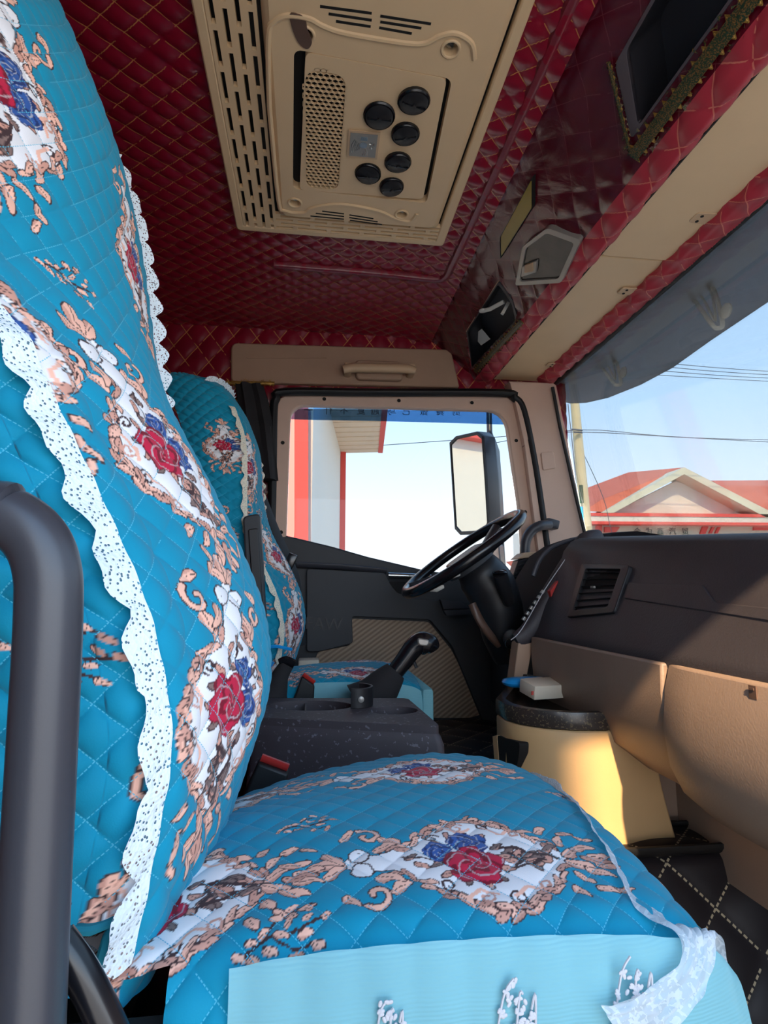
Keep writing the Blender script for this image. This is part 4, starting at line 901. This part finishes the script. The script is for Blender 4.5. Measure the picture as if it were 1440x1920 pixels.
b=B(); b.tube([at(832,1085,Y=1.57),at(848,1078,Y=1.57),at(862,1076,Y=1.57)],[(.003,.004),(.012,.008),(.006,.006)],8); b.tube([at(806,1106,Y=1.57),at(818,1104,Y=1.57),at(832,1100,Y=1.57)],[(.003,.006),(.010,.008),(.004,.006)],8); b.out('wiper_stalk',M['white'],sw)
b=B(); b.lathe(at(958,1195,Y=1.56),(-.2,-1,-.1),[(.024,0),(.024,.016),(.016,.02),(.001,.02)],18); b.out('ignition_lock',M['black'],sw)
ky=root('key_ring',tuple(at(957,1205,Y=1.535)),'bunch of keys hanging from the ignition under the steering column','keys')
c=at(957,1207,Y=1.535); b=B(); b.tube([c+Vector((.014*math.cos(a),0,.014*math.sin(a))) for a in np.linspace(0,6.28,20)],.0014,6,cap=False); b.out('ring',M['steel'],ky)
for i,(dx,l) in enumerate(((0,.075),(.006,.10))):
    b=B(); p=c+Vector((dx-.004,0,-.014)); b.tube([p,p+Vector((dx*.3,0,-.02))],(.006,.002),8); b.tube([p+Vector((dx*.3,0,-.02)),p+Vector((-.002+dx*.5,0,-l))],(.003,.0014),6); b.out('key',M['steel'] if i==0 else M['gold'],ky)
# ================================================================ things between the seats
cc=root('cup_console',(.07,1.15,-.47),'scuffed black plastic console with cup wells between the two seats','console')
zt=-.226; T=[at(494,1309,Z=zt),at(764,1309,Z=zt),at(800,1340,Z=zt),at(826,1362,Z=zt),at(478,1345,Z=zt)]
out=rounded([T[0],T[1],T[3],T[4]],.015,3)
def oval(cx,cy,rx,ry,n=28):
    return [at(cx+rx*math.cos(2*math.pi*k/n),cy+ry*math.sin(2*math.pi*k/n),Z=zt) for k in range(n)]
b=holes_plate(out,[oval(582,1323,80,9.5),oval(738,1332,46,7.5)],(0,0,-.02),deep=(0,0,-.075)); b.out('top_tray',M['consoleblk'],cc,smooth=30)
ctr=sum((Vector(p) for p in out),Vector())/len(out)
def ex(f,z,dx=0): return [Vector((ctr.x+(p.x-ctr.x)*f,ctr.y+(p.y-ctr.y)*f,z)) for p in out]
b=B(); b.loft([ex(.995,-.238),ex(1.02,-.244),ex(1.045,-.256),ex(1.06,-.30),ex(1.14,-.474)],cap=False); b.out('body',M['consoleblk'],cc,smooth=60)
c=at(668,1322,Z=zt); b=B(); arc=[c+Vector((.034*math.cos(a),.038*math.sin(a),0)) for a in np.linspace(-2.0,1.3,14)]; arc2=[c+Vector((.029*math.cos(a),.033*math.sin(a),0)) for a in np.linspace(1.3,-2.0,14)]
b.prism(arc+arc2,(0,0,.038)); b.out('cup_clip',M['brown'] if 0 else M['black'],cc,bevel=.001)
b=B(); b.lathe(c+Vector((.006,-.040,.018)),(0,-1,0),[(.006,0),(.006,.002),(.003,.003)],12); b.out('clip_screw',M['silver'],cc)
b=B(); b.box(at(573,1321,Z=zt)+Vector((0,0,-.035)),(.003,.10,.06)); b.out('divider',M['black'],cc)
gl=root('gear_lever',(.17,1.36,-.25),'black gear lever with rounded knob and rubber boot behind the console','lever')
g=[at(700,1308,Y=1.37),at(722,1282,Y=1.37),at(742,1258,Y=1.37)]
b=B(); b.tube([at(676,1326,Y=1.37)]+g,[.060,.050,.040,.026],14,smooth=4); b.out('boot',M['cloth'],gl)
b=B(); b.tube([at(738,1264,Y=1.37),at(758,1238,Y=1.37),at(776,1214,Y=1.37),at(790,1206,Y=1.37),at(806,1210,Y=1.37),at(813,1220,Y=1.37)],[.020,.022,.024,.028,.026,.014],16,smooth=5); b.out('knob',M['gloss'],gl)
b=B(); b.prism(rounded([at(783,1196,Y=1.34),at(806,1200,Y=1.34),at(803,1212,Y=1.34),at(784,1210,Y=1.34)],.008),(0,.012,0)); b.out('switch',M['silver'],gl,bevel=.003)
b=B(); b.tube([at(776,1240,Y=1.37),at(781,1252,Y=1.365)],.004,6); b.out('split_switch',M['black'],gl)
pb=root('parking_lever',(-.07,1.36,-.3),'short black lever with cloth boot at the rear of the console','lever')
b=B(); b.tube([at(505,1318,Y=1.34),at(515,1296,Y=1.34),at(525,1268,Y=1.34),at(538,1246,Y=1.34)],[.05,.03,.02,.016],12,smooth=4); b.out('boot',M['cloth'],pb)
b=B(); b.tube([at(524,1244,Y=1.34),at(536,1241,Y=1.34),at(552,1246,Y=1.34)],[(.008,.014),(.011,.018),(.008,.014)],10,smooth=3); b.out('grip',M['gloss'],pb)
def buckle(pxs,Y,lab):
    r=root('seat_belt_buckle',tuple(at(*pxs[0],Y=Y)),lab,'buckle'); P_=[at(*p,Y=Y) for p in pxs]
    b=B(); b.prism(P_,(0,.028,0)); b.out('body',M['rubber'],r,bevel=.004)
    d=(P_[2]-P_[1]); b=B(); b.tube([P_[1]+d*.06+Vector((0,.014,.003)),P_[2]-d*.06+Vector((0,.014,.003))],(.005,.011),8); b.out('release_button',M['redp'],r)
buckle([(452,1500),(484,1430),(542,1452),(520,1520)],.85,'black seat belt buckle with red button between the passenger seat and console')
buckle([(548,1318),(566,1268),(590,1286),(588,1320)],1.42,'small black seat belt buckle with red button beside the driver seat cushion')
# ---- engine box with tray
eb=root('engine_box',(.55,1.25,-.47),'sunlit cream storage box with worn black tray top under the dashboard','box')
z1=-.262
fp=[at(931,1338,Z=z1),at(948,1350,Z=z1),at(975,1358,Z=z1),at(1020,1365,Z=z1),at(1075,1369,Z=z1),at(1140,1369,Z=z1),at(1222,1362,Z=z1),Vector((.70,1.16,z1)),Vector((.70,1.46,z1)),Vector((.53,1.47,z1))]
ce=sum(fp,Vector())/len(fp)
def fpz(f,z,flare=0): return [Vector((ce.x+(p.x-ce.x)*f+(flare if p.x>.62 else 0),ce.y+(p.y-ce.y)*f,z)) for p in fp]
b=B(); b.loft([fpz(.992,z1-.002),fpz(1.0,z1-.006),fpz(1.0,z1-.03),fpz(1.02,-.38,.01),fpz(1.03,-.475,.03)]); b.out('body',M['cream'],eb,smooth=50,bevel=.003)
b=B(); b.loft([fpz(1.0,z1),fpz(1.012,z1+.004),fpz(1.012,z1+.026),fpz(1.0,z1+.032)],cap=False); b.out('tray_band',M['traytop'],eb,smooth=50)
o2=fpz(1.0,z1+.032); i2=rounded([Vector((ce.x+(p.x-ce.x)*.86,ce.y+(p.y-ce.y)*.86,z1+.032)) for p in fp],.01)
b=holes_plate(o2,[i2],(0,0,-.004),deep=(0,0,-.028)); b.out('tray_top',M['traytop'],eb)
b=B(); b.tube([fp[8]+Vector((-.17,-.02,.05)),Vector((.60,1.30,z1+.046)),Vector((.665,1.12,z1+.038))],(.006,.010),8,smooth=4); b.out('tray_rail',M['traytop'],eb)
SLP=[(941,1378),(984,1392),(983,1412),(976,1450),(946,1440)]
def fpt(x,y):  # point on the front left face
    z=z1-.07; a=Vector((fp[0].x,fp[0].y,0)); c=Vector((fp[2].x,fp[2].y,0)); d=at(x,y,Y=1.0); n=Vector((c.y-a.y,-(c.x-a.x),0)); return d*(n.dot(a)/n.dot(d))
b=B(); nn=Vector((fp[2].y-fp[0].y,-(fp[2].x-fp[0].x),0)).normalized(); nn=nn if nn.y<0 else -nn
b.prism([p+nn*.011 for p in rounded([fpt(*q) for q in SLP],.008)],-nn*.02); b.out('side_opening',M['dark'],eb)
b=B(); b.prism([fpt(*q)+nn*.012 for q in ((933,1380),(941,1378),(946,1440),(938,1440))],-nn*.01); b.out('opening_lip',M['cream'],eb)
bc=root('blue_comb_case',tuple(at(985,1280,Z=-.215)),'bright blue oblong plastic case lying in the tray of the cream box','case')
b=B(); b.tube([at(948,1276,Z=-.212),at(962,1279,Z=-.212),at(990,1279,Z=-.212),at(1015,1277,Z=-.212)],[(.006,.008),(.012,.03),(.013,.034),(.010,.024)],12,smooth=4,flat=(0,0,1)); b.out('shell',M['bluep'],bc)
b=B(); b.tube([at(985,1274,Z=-.203),at(1016,1272,Z=-.203)],(.003,.010),8,flat=(0,0,1)); b.out('label_strip',M['card'],bc)
cp=root('paper_packet',tuple(at(1024,1293,Z=-.232)),'white packet with a red stripe in the tray of the cream box','packet')
c=at(1022,1290,Z=-.215); b=B(); b.box(c,(.095,.06,.03),(.15,0,.2),bev=.002); b.out('box',M['card'],cp)
b=B(); b.box(c+Vector((-.010,-.028,-.004)),(.075,.002,.008),(.15,0,.2)); b.out('stripe',M['cardred'],cp)
# ---- seat belt on the driver side
sb=root('driver_seat_belt',tuple(at(478,890,Y=1.98)),'black seat belt webbing hanging from the pillar past the driver seat','seat belt')
b=B(); b.tube([at(476,885,Y=1.98),at(492,930,Y=1.95),at(520,1000,Y=1.93),at(546,1058,Y=1.93),at(558,1100,Y=1.93),at(568,1210,Y=1.93)],(.0015,.022),8,smooth=5,flat=(.8,-.6,0)); b.out('webbing',M['belt'],sb)
b=B(); b.box(at(545,1052,Y=1.90),(.03,.02,.05),(0,.4,0),bev=.004); b.out('tongue',M['gloss'],sb)
b=B(); b.box(at(476,885,Y=1.98),(.03,.03,.05),bev=.006); b.out('guide_loop',M['rubber'],sb)
b=B(); G=[]
secs=[]
for k,(x,y,w) in enumerate([(468,722,.05),(474,750,.055),(482,800,.06),(490,850,.05),(495,900,.05)]):
    c=at(x,y,Y=2.09); secs.append([c+Vector(((w*(1+.12*math.sin(j*2.1)))*math.cos(j/18*6.283),.03*math.sin(j/18*6.283)+.012*math.sin(j*1.9+k*.4),0)) for j in range(18)])
b.loft(secs); tag(b.out('black_curtain',M['cloth']),'gathered black curtain hanging behind the driver seat headrest','curtain')
b=B(); b.box(at(590,1252,Y=1.98)+Vector((-.02,0,0)),(.07,.08,.06),bev=.006); tag(b.out('side_box',M['card']),'small pale box between driver seat and door','box')
# ---- grab bars
b=B(); b.tube([(-.30,.30,.045),at(-40,955,Y=.30),at(12,968,Y=.30),at(62,1003,Y=.30),at(88,1060,Y=.30),at(92,1150,Y=.30),at(80,1400,Y=.30),at(64,1700,Y=.30),at(48,2050,Y=.30)],.0150,20,smooth=8); tag(b.out('grab_bar',M['bar']),'thick grey bent grab bar in the left foreground beside the passenger seat','grab bar')
gb=root('pillar_grab_handle',tuple(at(1000,1010,Y=2.03)),'small grey grab handle on the windshield pillar by the steering wheel','handle')
b=B(); b.tube([at(1030,984,Y=2.05),at(1012,986,Y=2.03),at(996,996,Y=2.03),at(986,1014,Y=2.03),at(984,1040,Y=2.03),at(984,1064,Y=2.03)],.019,14,smooth=5); b.out('bar',M['bar'],gb)
b=B(); b.box(at(1032,983,Y=2.07),(.05,.06,.035),(0,.25,0),bev=.006); b.out('bracket',M['bar'],gb)
# ================================================================ outside the glass
sv=root('outer_sun_visor',(1.2,1.3,.85),'smoked grey sun visor outside the top of the windshield','visor')
lo=[(1036,738),(1048,750),(1070,756),(1100,755),(1140,746),(1200,722),(1260,690),(1330,640),(1440,566),(1560,484)]
n=len(lo); G=np.zeros((n,8,3))
for i,(x,y) in enumerate(lo):
    X=1.15; p=at(x,y,X=X); top=Vector((1.02,p.y,.885))
    for j in range(8):
        t=j/7; q=top.lerp(p,t); G[i,j]=(q.x+.03*math.sin(math.pi*t),q.y,q.z)
grid('panel',G,M['smoke'],sv,thick=.004)
for (cx,cy,s) in ((1142,690,1.0),(1325,572,1.35)):
    b=B(); f=lambda dx,dy: at(cx+dx*s,cy+dy*s,X=1.09)
    b.tube([f(-28,-22),f(-8,6),f(8,28),f(16,32),f(22,26),f(14,-10),f(4,-34)],.006,8,smooth=5); b.tube([f(-14,-24),f(0,0),f(12,22),f(8,-12),f(0,-30)],.0035,8,smooth=4); b.lathe(f(28,8),(-1,0,0),[(.02,0),(.02,.004),(.012,.006)],16); b.out('bracket',M['clear'],sv)
# exterior mirror
mr=root('door_mirror',tuple(at(900,910,Y=2.5)),'tall exterior truck mirror reflecting a red edged building outside the driver window','mirror')
nm=Vector((-.93,-.36,-.06)).normalized(); c0=at(880,905,Y=2.52)
def mpl(x,y):
    d=at(x,y,Y=1.0); return d*(nm.dot(c0)/nm.dot(d))
gp=[mpl(846,830),mpl(858,818),mpl(898,809),mpl(908,818),mpl(914,900),mpl(919,985),mpl(912,1001),mpl(866,1003),mpl(856,992)]
cg=sum(gp,Vector())/len(gp)
plane=[p-nm*((p-cg).dot(nm)) for p in gp]
b=B(); b.prism([cg+(p-cg)*.955+nm*.006 for p in plane],nm*.001); b.out('mirror_pane',M['mirror'],mr)
b=B(); b.ring(plane,[cg+(p-cg)*.93 for p in plane],nm*.012); b.out('rim',M['rubber'],mr,bevel=.003)
back=[cg+(p-cg)*.72-nm*.11 for p in plane]; mid=[cg+(p-cg)*1.0-nm*.06 for p in plane]
b=B(); b.loft([plane,mid,back]); b.out('housing',M['bar'],mr,smooth=60)
b=B(); b.tube([(.96,2.19,.93),(.92,2.40,.96),tuple(at(917,740,Y=2.60)),tuple(at(917,770,Y=2.62))],.014,10,smooth=4); b.tube([at(917,770,Y=2.62),at(918,812,Y=2.60),at(930,850,Y=2.58)],.014,10); b.tube([at(938,990,Y=2.6),at(942,1050,Y=2.62),at(945,1090,Y=2.62)],.014,10); b.out('arm',M['bar'],mr)
b=B(); b.loft([[at(912,1030,Y=2.5),at(924,1012,Y=2.5),at(936,1022,Y=2.5),at(940,1062,Y=2.5),at(934,1090,Y=2.5),at(914,1090,Y=2.5)],[at(918,1030,Y=2.6),at(930,1014,Y=2.6),at(944,1022,Y=2.6),at(948,1062,Y=2.6),at(940,1090,Y=2.6),at(920,1090,Y=2.6)]]); b.out('lower_housing',M['bar'],mr,bevel=.006)
b=B(); b.prism([at(915,1034,Y=2.495),at(925,1018,Y=2.495),at(934,1026,Y=2.495),at(937,1062,Y=2.495),at(931,1086,Y=2.495),at(917,1086,Y=2.495)],(0,-.002,0)); b.out('lower_pane',M['mirror'],mr)
# ground
GZ=-2.15
M['ground']=plain('pale_concrete',lin(190,182,170),.9,var=.05,vscale=.4)
b=B(); b.box((0,60,GZ-.1),(400,400,.2)); struct(b.out('floor_2',M['ground']))
M['wallw']=plain('white_render',lin(226,222,212),.8,var=.02,vscale=.6); M['wallred']=plain('red_cladding',lin(226,84,74),.6,var=.04,vscale=.8); M['rooft']=plain('red_roof',lin(212,116,92),.8,var=.08,vscale=2)
M['soffit']=plain('cream_soffit',lin(228,205,180),.7,var=.03); M['sign']=plain('pale_sign',lin(214,212,190),.7,var=.03); M['signtxt']=plain('grey_letters',lin(100,110,104),.7); M['polem']=plain('concrete_pole',lin(214,200,160),.8,var=.05,vscale=3); M['wire']=plain('wire',lin(86,96,110),.6)
M['leaf1']=plain('autumn_leaf',lin(190,110,50),.8,var=.2,vscale=3); M['far']=plain('far_wall',lin(220,170,150),.8,var=.1,vscale=.5)
# gabled building ahead
gbn=root('gabled_building',(17,25,GZ),'white building with red gabled roof and shop sign seen through the windshield','building')
q=lambda x,y,Y=25: at(x,y,Y=Y)
b=B(); b.box((22,30,GZ+2.9),(18.2,9.6,5.8)); b.out('wall',M['wallw'],gbn)
b=B(); b.prism([q(1142,965,24.9),q(1268,902,24.9),q(1430,965,24.9)],(0,.3,0)); b.out('gable_field',M['wallw'],gbn)
b=B(); A_,Bq,C_=q(1128,962,24.0),q(1283,876,24.0),q(1470,972,24.0); a_,b_,c_=q(1150,962,24.0),q(1283,889,24.0),q(1440,972,24.0)
b.prism([A_,Bq,C_,c_,b_,a_],(0,1.3,0)); b.out('gable_bargeboard',M['sign'],gbn)
b=B(); b.prism([q(1094,958,24.3),q(1130,936,24.6),q(1285,876,25.2),q(1276,884,25.2),q(1135,960,24.3)],(0,5,.8)); b.prism([q(1335,901,27),q(1520,900,27),q(1560,962,24.6),q(1425,962,24.6)],(0,3,.3)); b.out('roof',M['rooft'],gbn)
for y0,y1,mt,nm,dy in ((961,967,'wallred','fascia_band',.00),(967,977,'wallw','fascia_board',.05),(977,982,'wallred','fascia_band',.0)):
    b=B(); b.prism([q(1092,y0,24.0+dy),q(1560,y0+4,24.0+dy),q(1560,y1+4,24.0+dy),q(1092,y1,24.0+dy)],(0,1.0,0)); b.out(nm,M[mt],gbn)
b=B(); b.prism([q(1112,984,24.6),q(1600,989,24.6),q(1600,1040,24.6),q(1112,1040,24.6)],(0,.3,0)); sg=b.out('sign_board',M['sign'],gbn)
b=B(); b.prism([q(1120,985,24.4),q(1129,985,24.4),q(1129,1050,24.4),q(1120,1050,24.4)],(0,.3,0)); b.out('red_post',M['wallred'],gbn)
b=B()
for L in ([(1134,988),(1163,988),(1155,998),(1134,998)],[(1134,1002),(1280,1006),(1280,1030),(1134,1030)],[(1318,987),(1329,987),(1323,1001),(1313,1001)],[(1336,988),(1341,988),(1335,1000),(1330,1000)],[(1347,988),(1352,988),(1346,1000),(1341,1000)],[(1414,987),(1470,987),(1470,994),(1414,994)]): b.prism([q(x,y,24.5) for x,y in L],(0,.1,0))
x=b.out('sign_stripe',M['wallred'],sg); x.location=(0,0,0)
for ch,x_ in zip('合为鑫汽贸',(1195,1217,1238,1261,1285)):
    t=text('character',ch,.36,M['signtxt'],frame(q(x_,997,24.45),(1,0,0),(0,0,1)),sg,.02); t.location=(0,0,0)
# building to the left of the door window
lb=root('roadside_shop',(1.0,9,GZ),'white walled roadside shop with red corner pillar and eaves beyond the driver window','building')
b=B(); b.prism([at(500,740,Y=8.0),at(578,740,Y=8.0),at(578,1060,Y=8.0),at(500,1060,Y=8.0)],(-.4,.6,0)); b.out('red_pillar',M['wallred'],lb)
b=B(); c=[at(578,1300,Y=8.2),at(634,1300,Y=14.5)]; hh=[Vector((p.x,p.y,GZ+9)) for p in c]; lo_=[Vector((p.x,p.y,GZ)) for p in c]; b.prism([lo_[0],lo_[1],hh[1],hh[0]],(-1.5,.3,0)); b.out('side_wall',M['wallw'],lb)
b=B(); b.box((-8.6,8.9,GZ+2.6),(16,.4,5.2)); b.out('front_wall',M['wallw'],lb)
b=B(); b.box((-8.6,8.8,GZ+5.5),(16.2,.8,.6)); b.box((-4.6,8.6,GZ+2.6),(.35,.3,5.2)); b.out('parapet_band',M['wallred'],lb)
ev=[at(560,770,Y=7.0),at(720,770,Y=8.2),at(708,848,Y=14.2),at(634,849,Y=14.5),at(600,800,Y=10)]
zE=at(634,849,Y=14.5).z; ev=[at(600,700,Z=zE),at(722,700,Z=zE),at(709,848,Z=zE),at(634,850,Z=zE)]
b=B(); b.prism(ev,(0,0,.35)); b.out('eaves',M['soffit'],lb)
b=B(); 
for k in range(1,14):
    t=k/14; b.tube([ev[0].lerp(ev[3],t)+Vector((0,0,-.005)),ev[1].lerp(ev[2],t)+Vector((0,0,-.005))],.018,5)
b.out('soffit_batten',M['soffit'],lb)
b=B(); b.prism([ev[1]+Vector((0,0,-.02)),ev[2]+Vector((0,0,-.02)),ev[2]+Vector((.12,0,-.02)),ev[1]+Vector((.12,0,-.02))],(0,0,.5)); b.out('eaves_edge',M['wallred'],lb)
b=B(); p=c[1]; b.box((p.x+.06,p.y-.05,GZ+3.2),(.14,.14,6.4)); b.out('corner_strip',M['wallred'],lb)
# utility pole, wires
pl=root('utility_pole',(9.27,18,GZ),'pale concrete utility pole ahead of the truck','pole')
b=B(); b.tube([(9.35,18,GZ),tuple(at(1100,1000,Y=18)),tuple(at(1086,850,Y=18)),tuple(at(1073,700,Y=18))],[.20,.19,.165,.14],14); b.out('shaft',M['polem'],pl)
for k,(y0,y1,mt) in enumerate(((905,948,'green'),(948,985,'bluep'))):
    b=B(); p=at(1090,(y0+y1)/2,Y=17.75); b.box(p,(.13,.03,.62 if k==0 else .6)); b.out('notice_plate',M[mt],pl)
b=B(); b.tube([at(1072,805,Y=17.7),at(1092,807,Y=17.7)],.03,6); b.tube([at(1076,810,Y=17.7),at(1092,811,Y=17.7)],.03,6); b.out('crossarm',M['wire'],pl)
wz=[((920,832),(1085,806),(1250,818),(1500,832)),((700,836),(900,822),(1080,810),(1300,821),(1500,826)),((1240,680),(1350,690),(1500,700)),((1240,687),(1350,697),(1500,706)),((1225,694),(1350,704),(1500,712)),((1215,702),(1350,710),(1500,718)),((1065,758),(1078,880),(1082,1000)),((1084,830),(1130,930),(1145,1005)),((700,833),(800,826),(920,828))]
labs=['sagging cable passing the pole above the gable, lower of two','long sagging cable crossing both the door window and windshield','topmost of the thin cables under the sun visor','second of the thin cables under the sun visor','third of the thin cables under the sun visor','lowest of the thin cables under the sun visor']
for i,w in enumerate(wz[:6]):
    b=B(); b.tube([at(x,y,Y=22+i*.4) for x,y in w],.016,6,smooth=4); tag(b.out('overhead_wire',M['wire']),labs[i],'cable')
b=B(); b.tube([at(1065,758,Y=17.8),at(1078,880,Y=17.8),at(1086,1000,Y=17.8)],.014,6,smooth=4); b.out('drop_cable',M['wire'],pl)
b=B(); b.tube([at(1084,830,Y=18),at(1130,930,Y=18),at(1150,1010,Y=18),at(1215,1235,Y=18)],.012,6,smooth=4); b.out('stay_cable',M['wire'],pl)
# far houses and shrubs on the horizon
for i,(x,w_,h_) in enumerate(((760,2.0,1.5),(832,2.6,1.9),(935,1.6,1.6),(985,1.4,2.6))):
    p=at(x,1062,Y=46); r=root('far_house',(p.x,46,GZ),['far orange roofed house at the left of the steering wheel','far long orange roofed house behind the steering wheel','far pale house with red roof between mirror and pillar','far taller house with red roof beside the door pillar'][i],'house')
    b=B(); b.box((p.x,46,GZ+h_*.75),(w_,4,h_*1.5)); b.out('wall',M['wallw'],r)
    b=B(); b.prism([(p.x-w_*.58,43.5,GZ+h_*1.5),(p.x+w_*.58,43.5,GZ+h_*1.5),(p.x+w_*.58,46,GZ+h_*1.5+.9),(p.x-w_*.58,46,GZ+h_*1.5+.9)],(0,2.5,-.0)); b.out('roof',M['rooft'],r)
for i,x in enumerate((736,776,822)):
    p=at(x,1058,Y=40); b=B()
    for k in range(60): b.ell((p.x+random.uniform(-.6,.6),40+random.gauss(0,.5),GZ+.8+abs(random.gauss(0,.7))),(.22,.22,.2),None,6)
    b.tube([(p.x,40,GZ),(p.x,40,GZ+1.2)],.06,6); tag(b.out('autumn_shrub',M['leaf1']),['orange shrub far away, leftmost above the door handle','orange shrub far away, middle one above the door handle','orange shrub far away, nearest to the steering wheel rim'][i],'shrub')
# added light blocker: unseen pillar on the passenger side, only to shade the seat
gp_=root('shade_pillar',(-.30,-2.1,GZ),'unseen pillar added outside the passenger door to shade the seat','pillar')
b=B(); b.box((-.53,-2.15,GZ+2.5),(.72,.4,5.0)); b.out('shaft',M['wallw'],gp_)
b=B(); b.box((-.53,-2.15,GZ+5.05),(.86,.54,.12)); b.out('cap',M['wallw'],gp_)
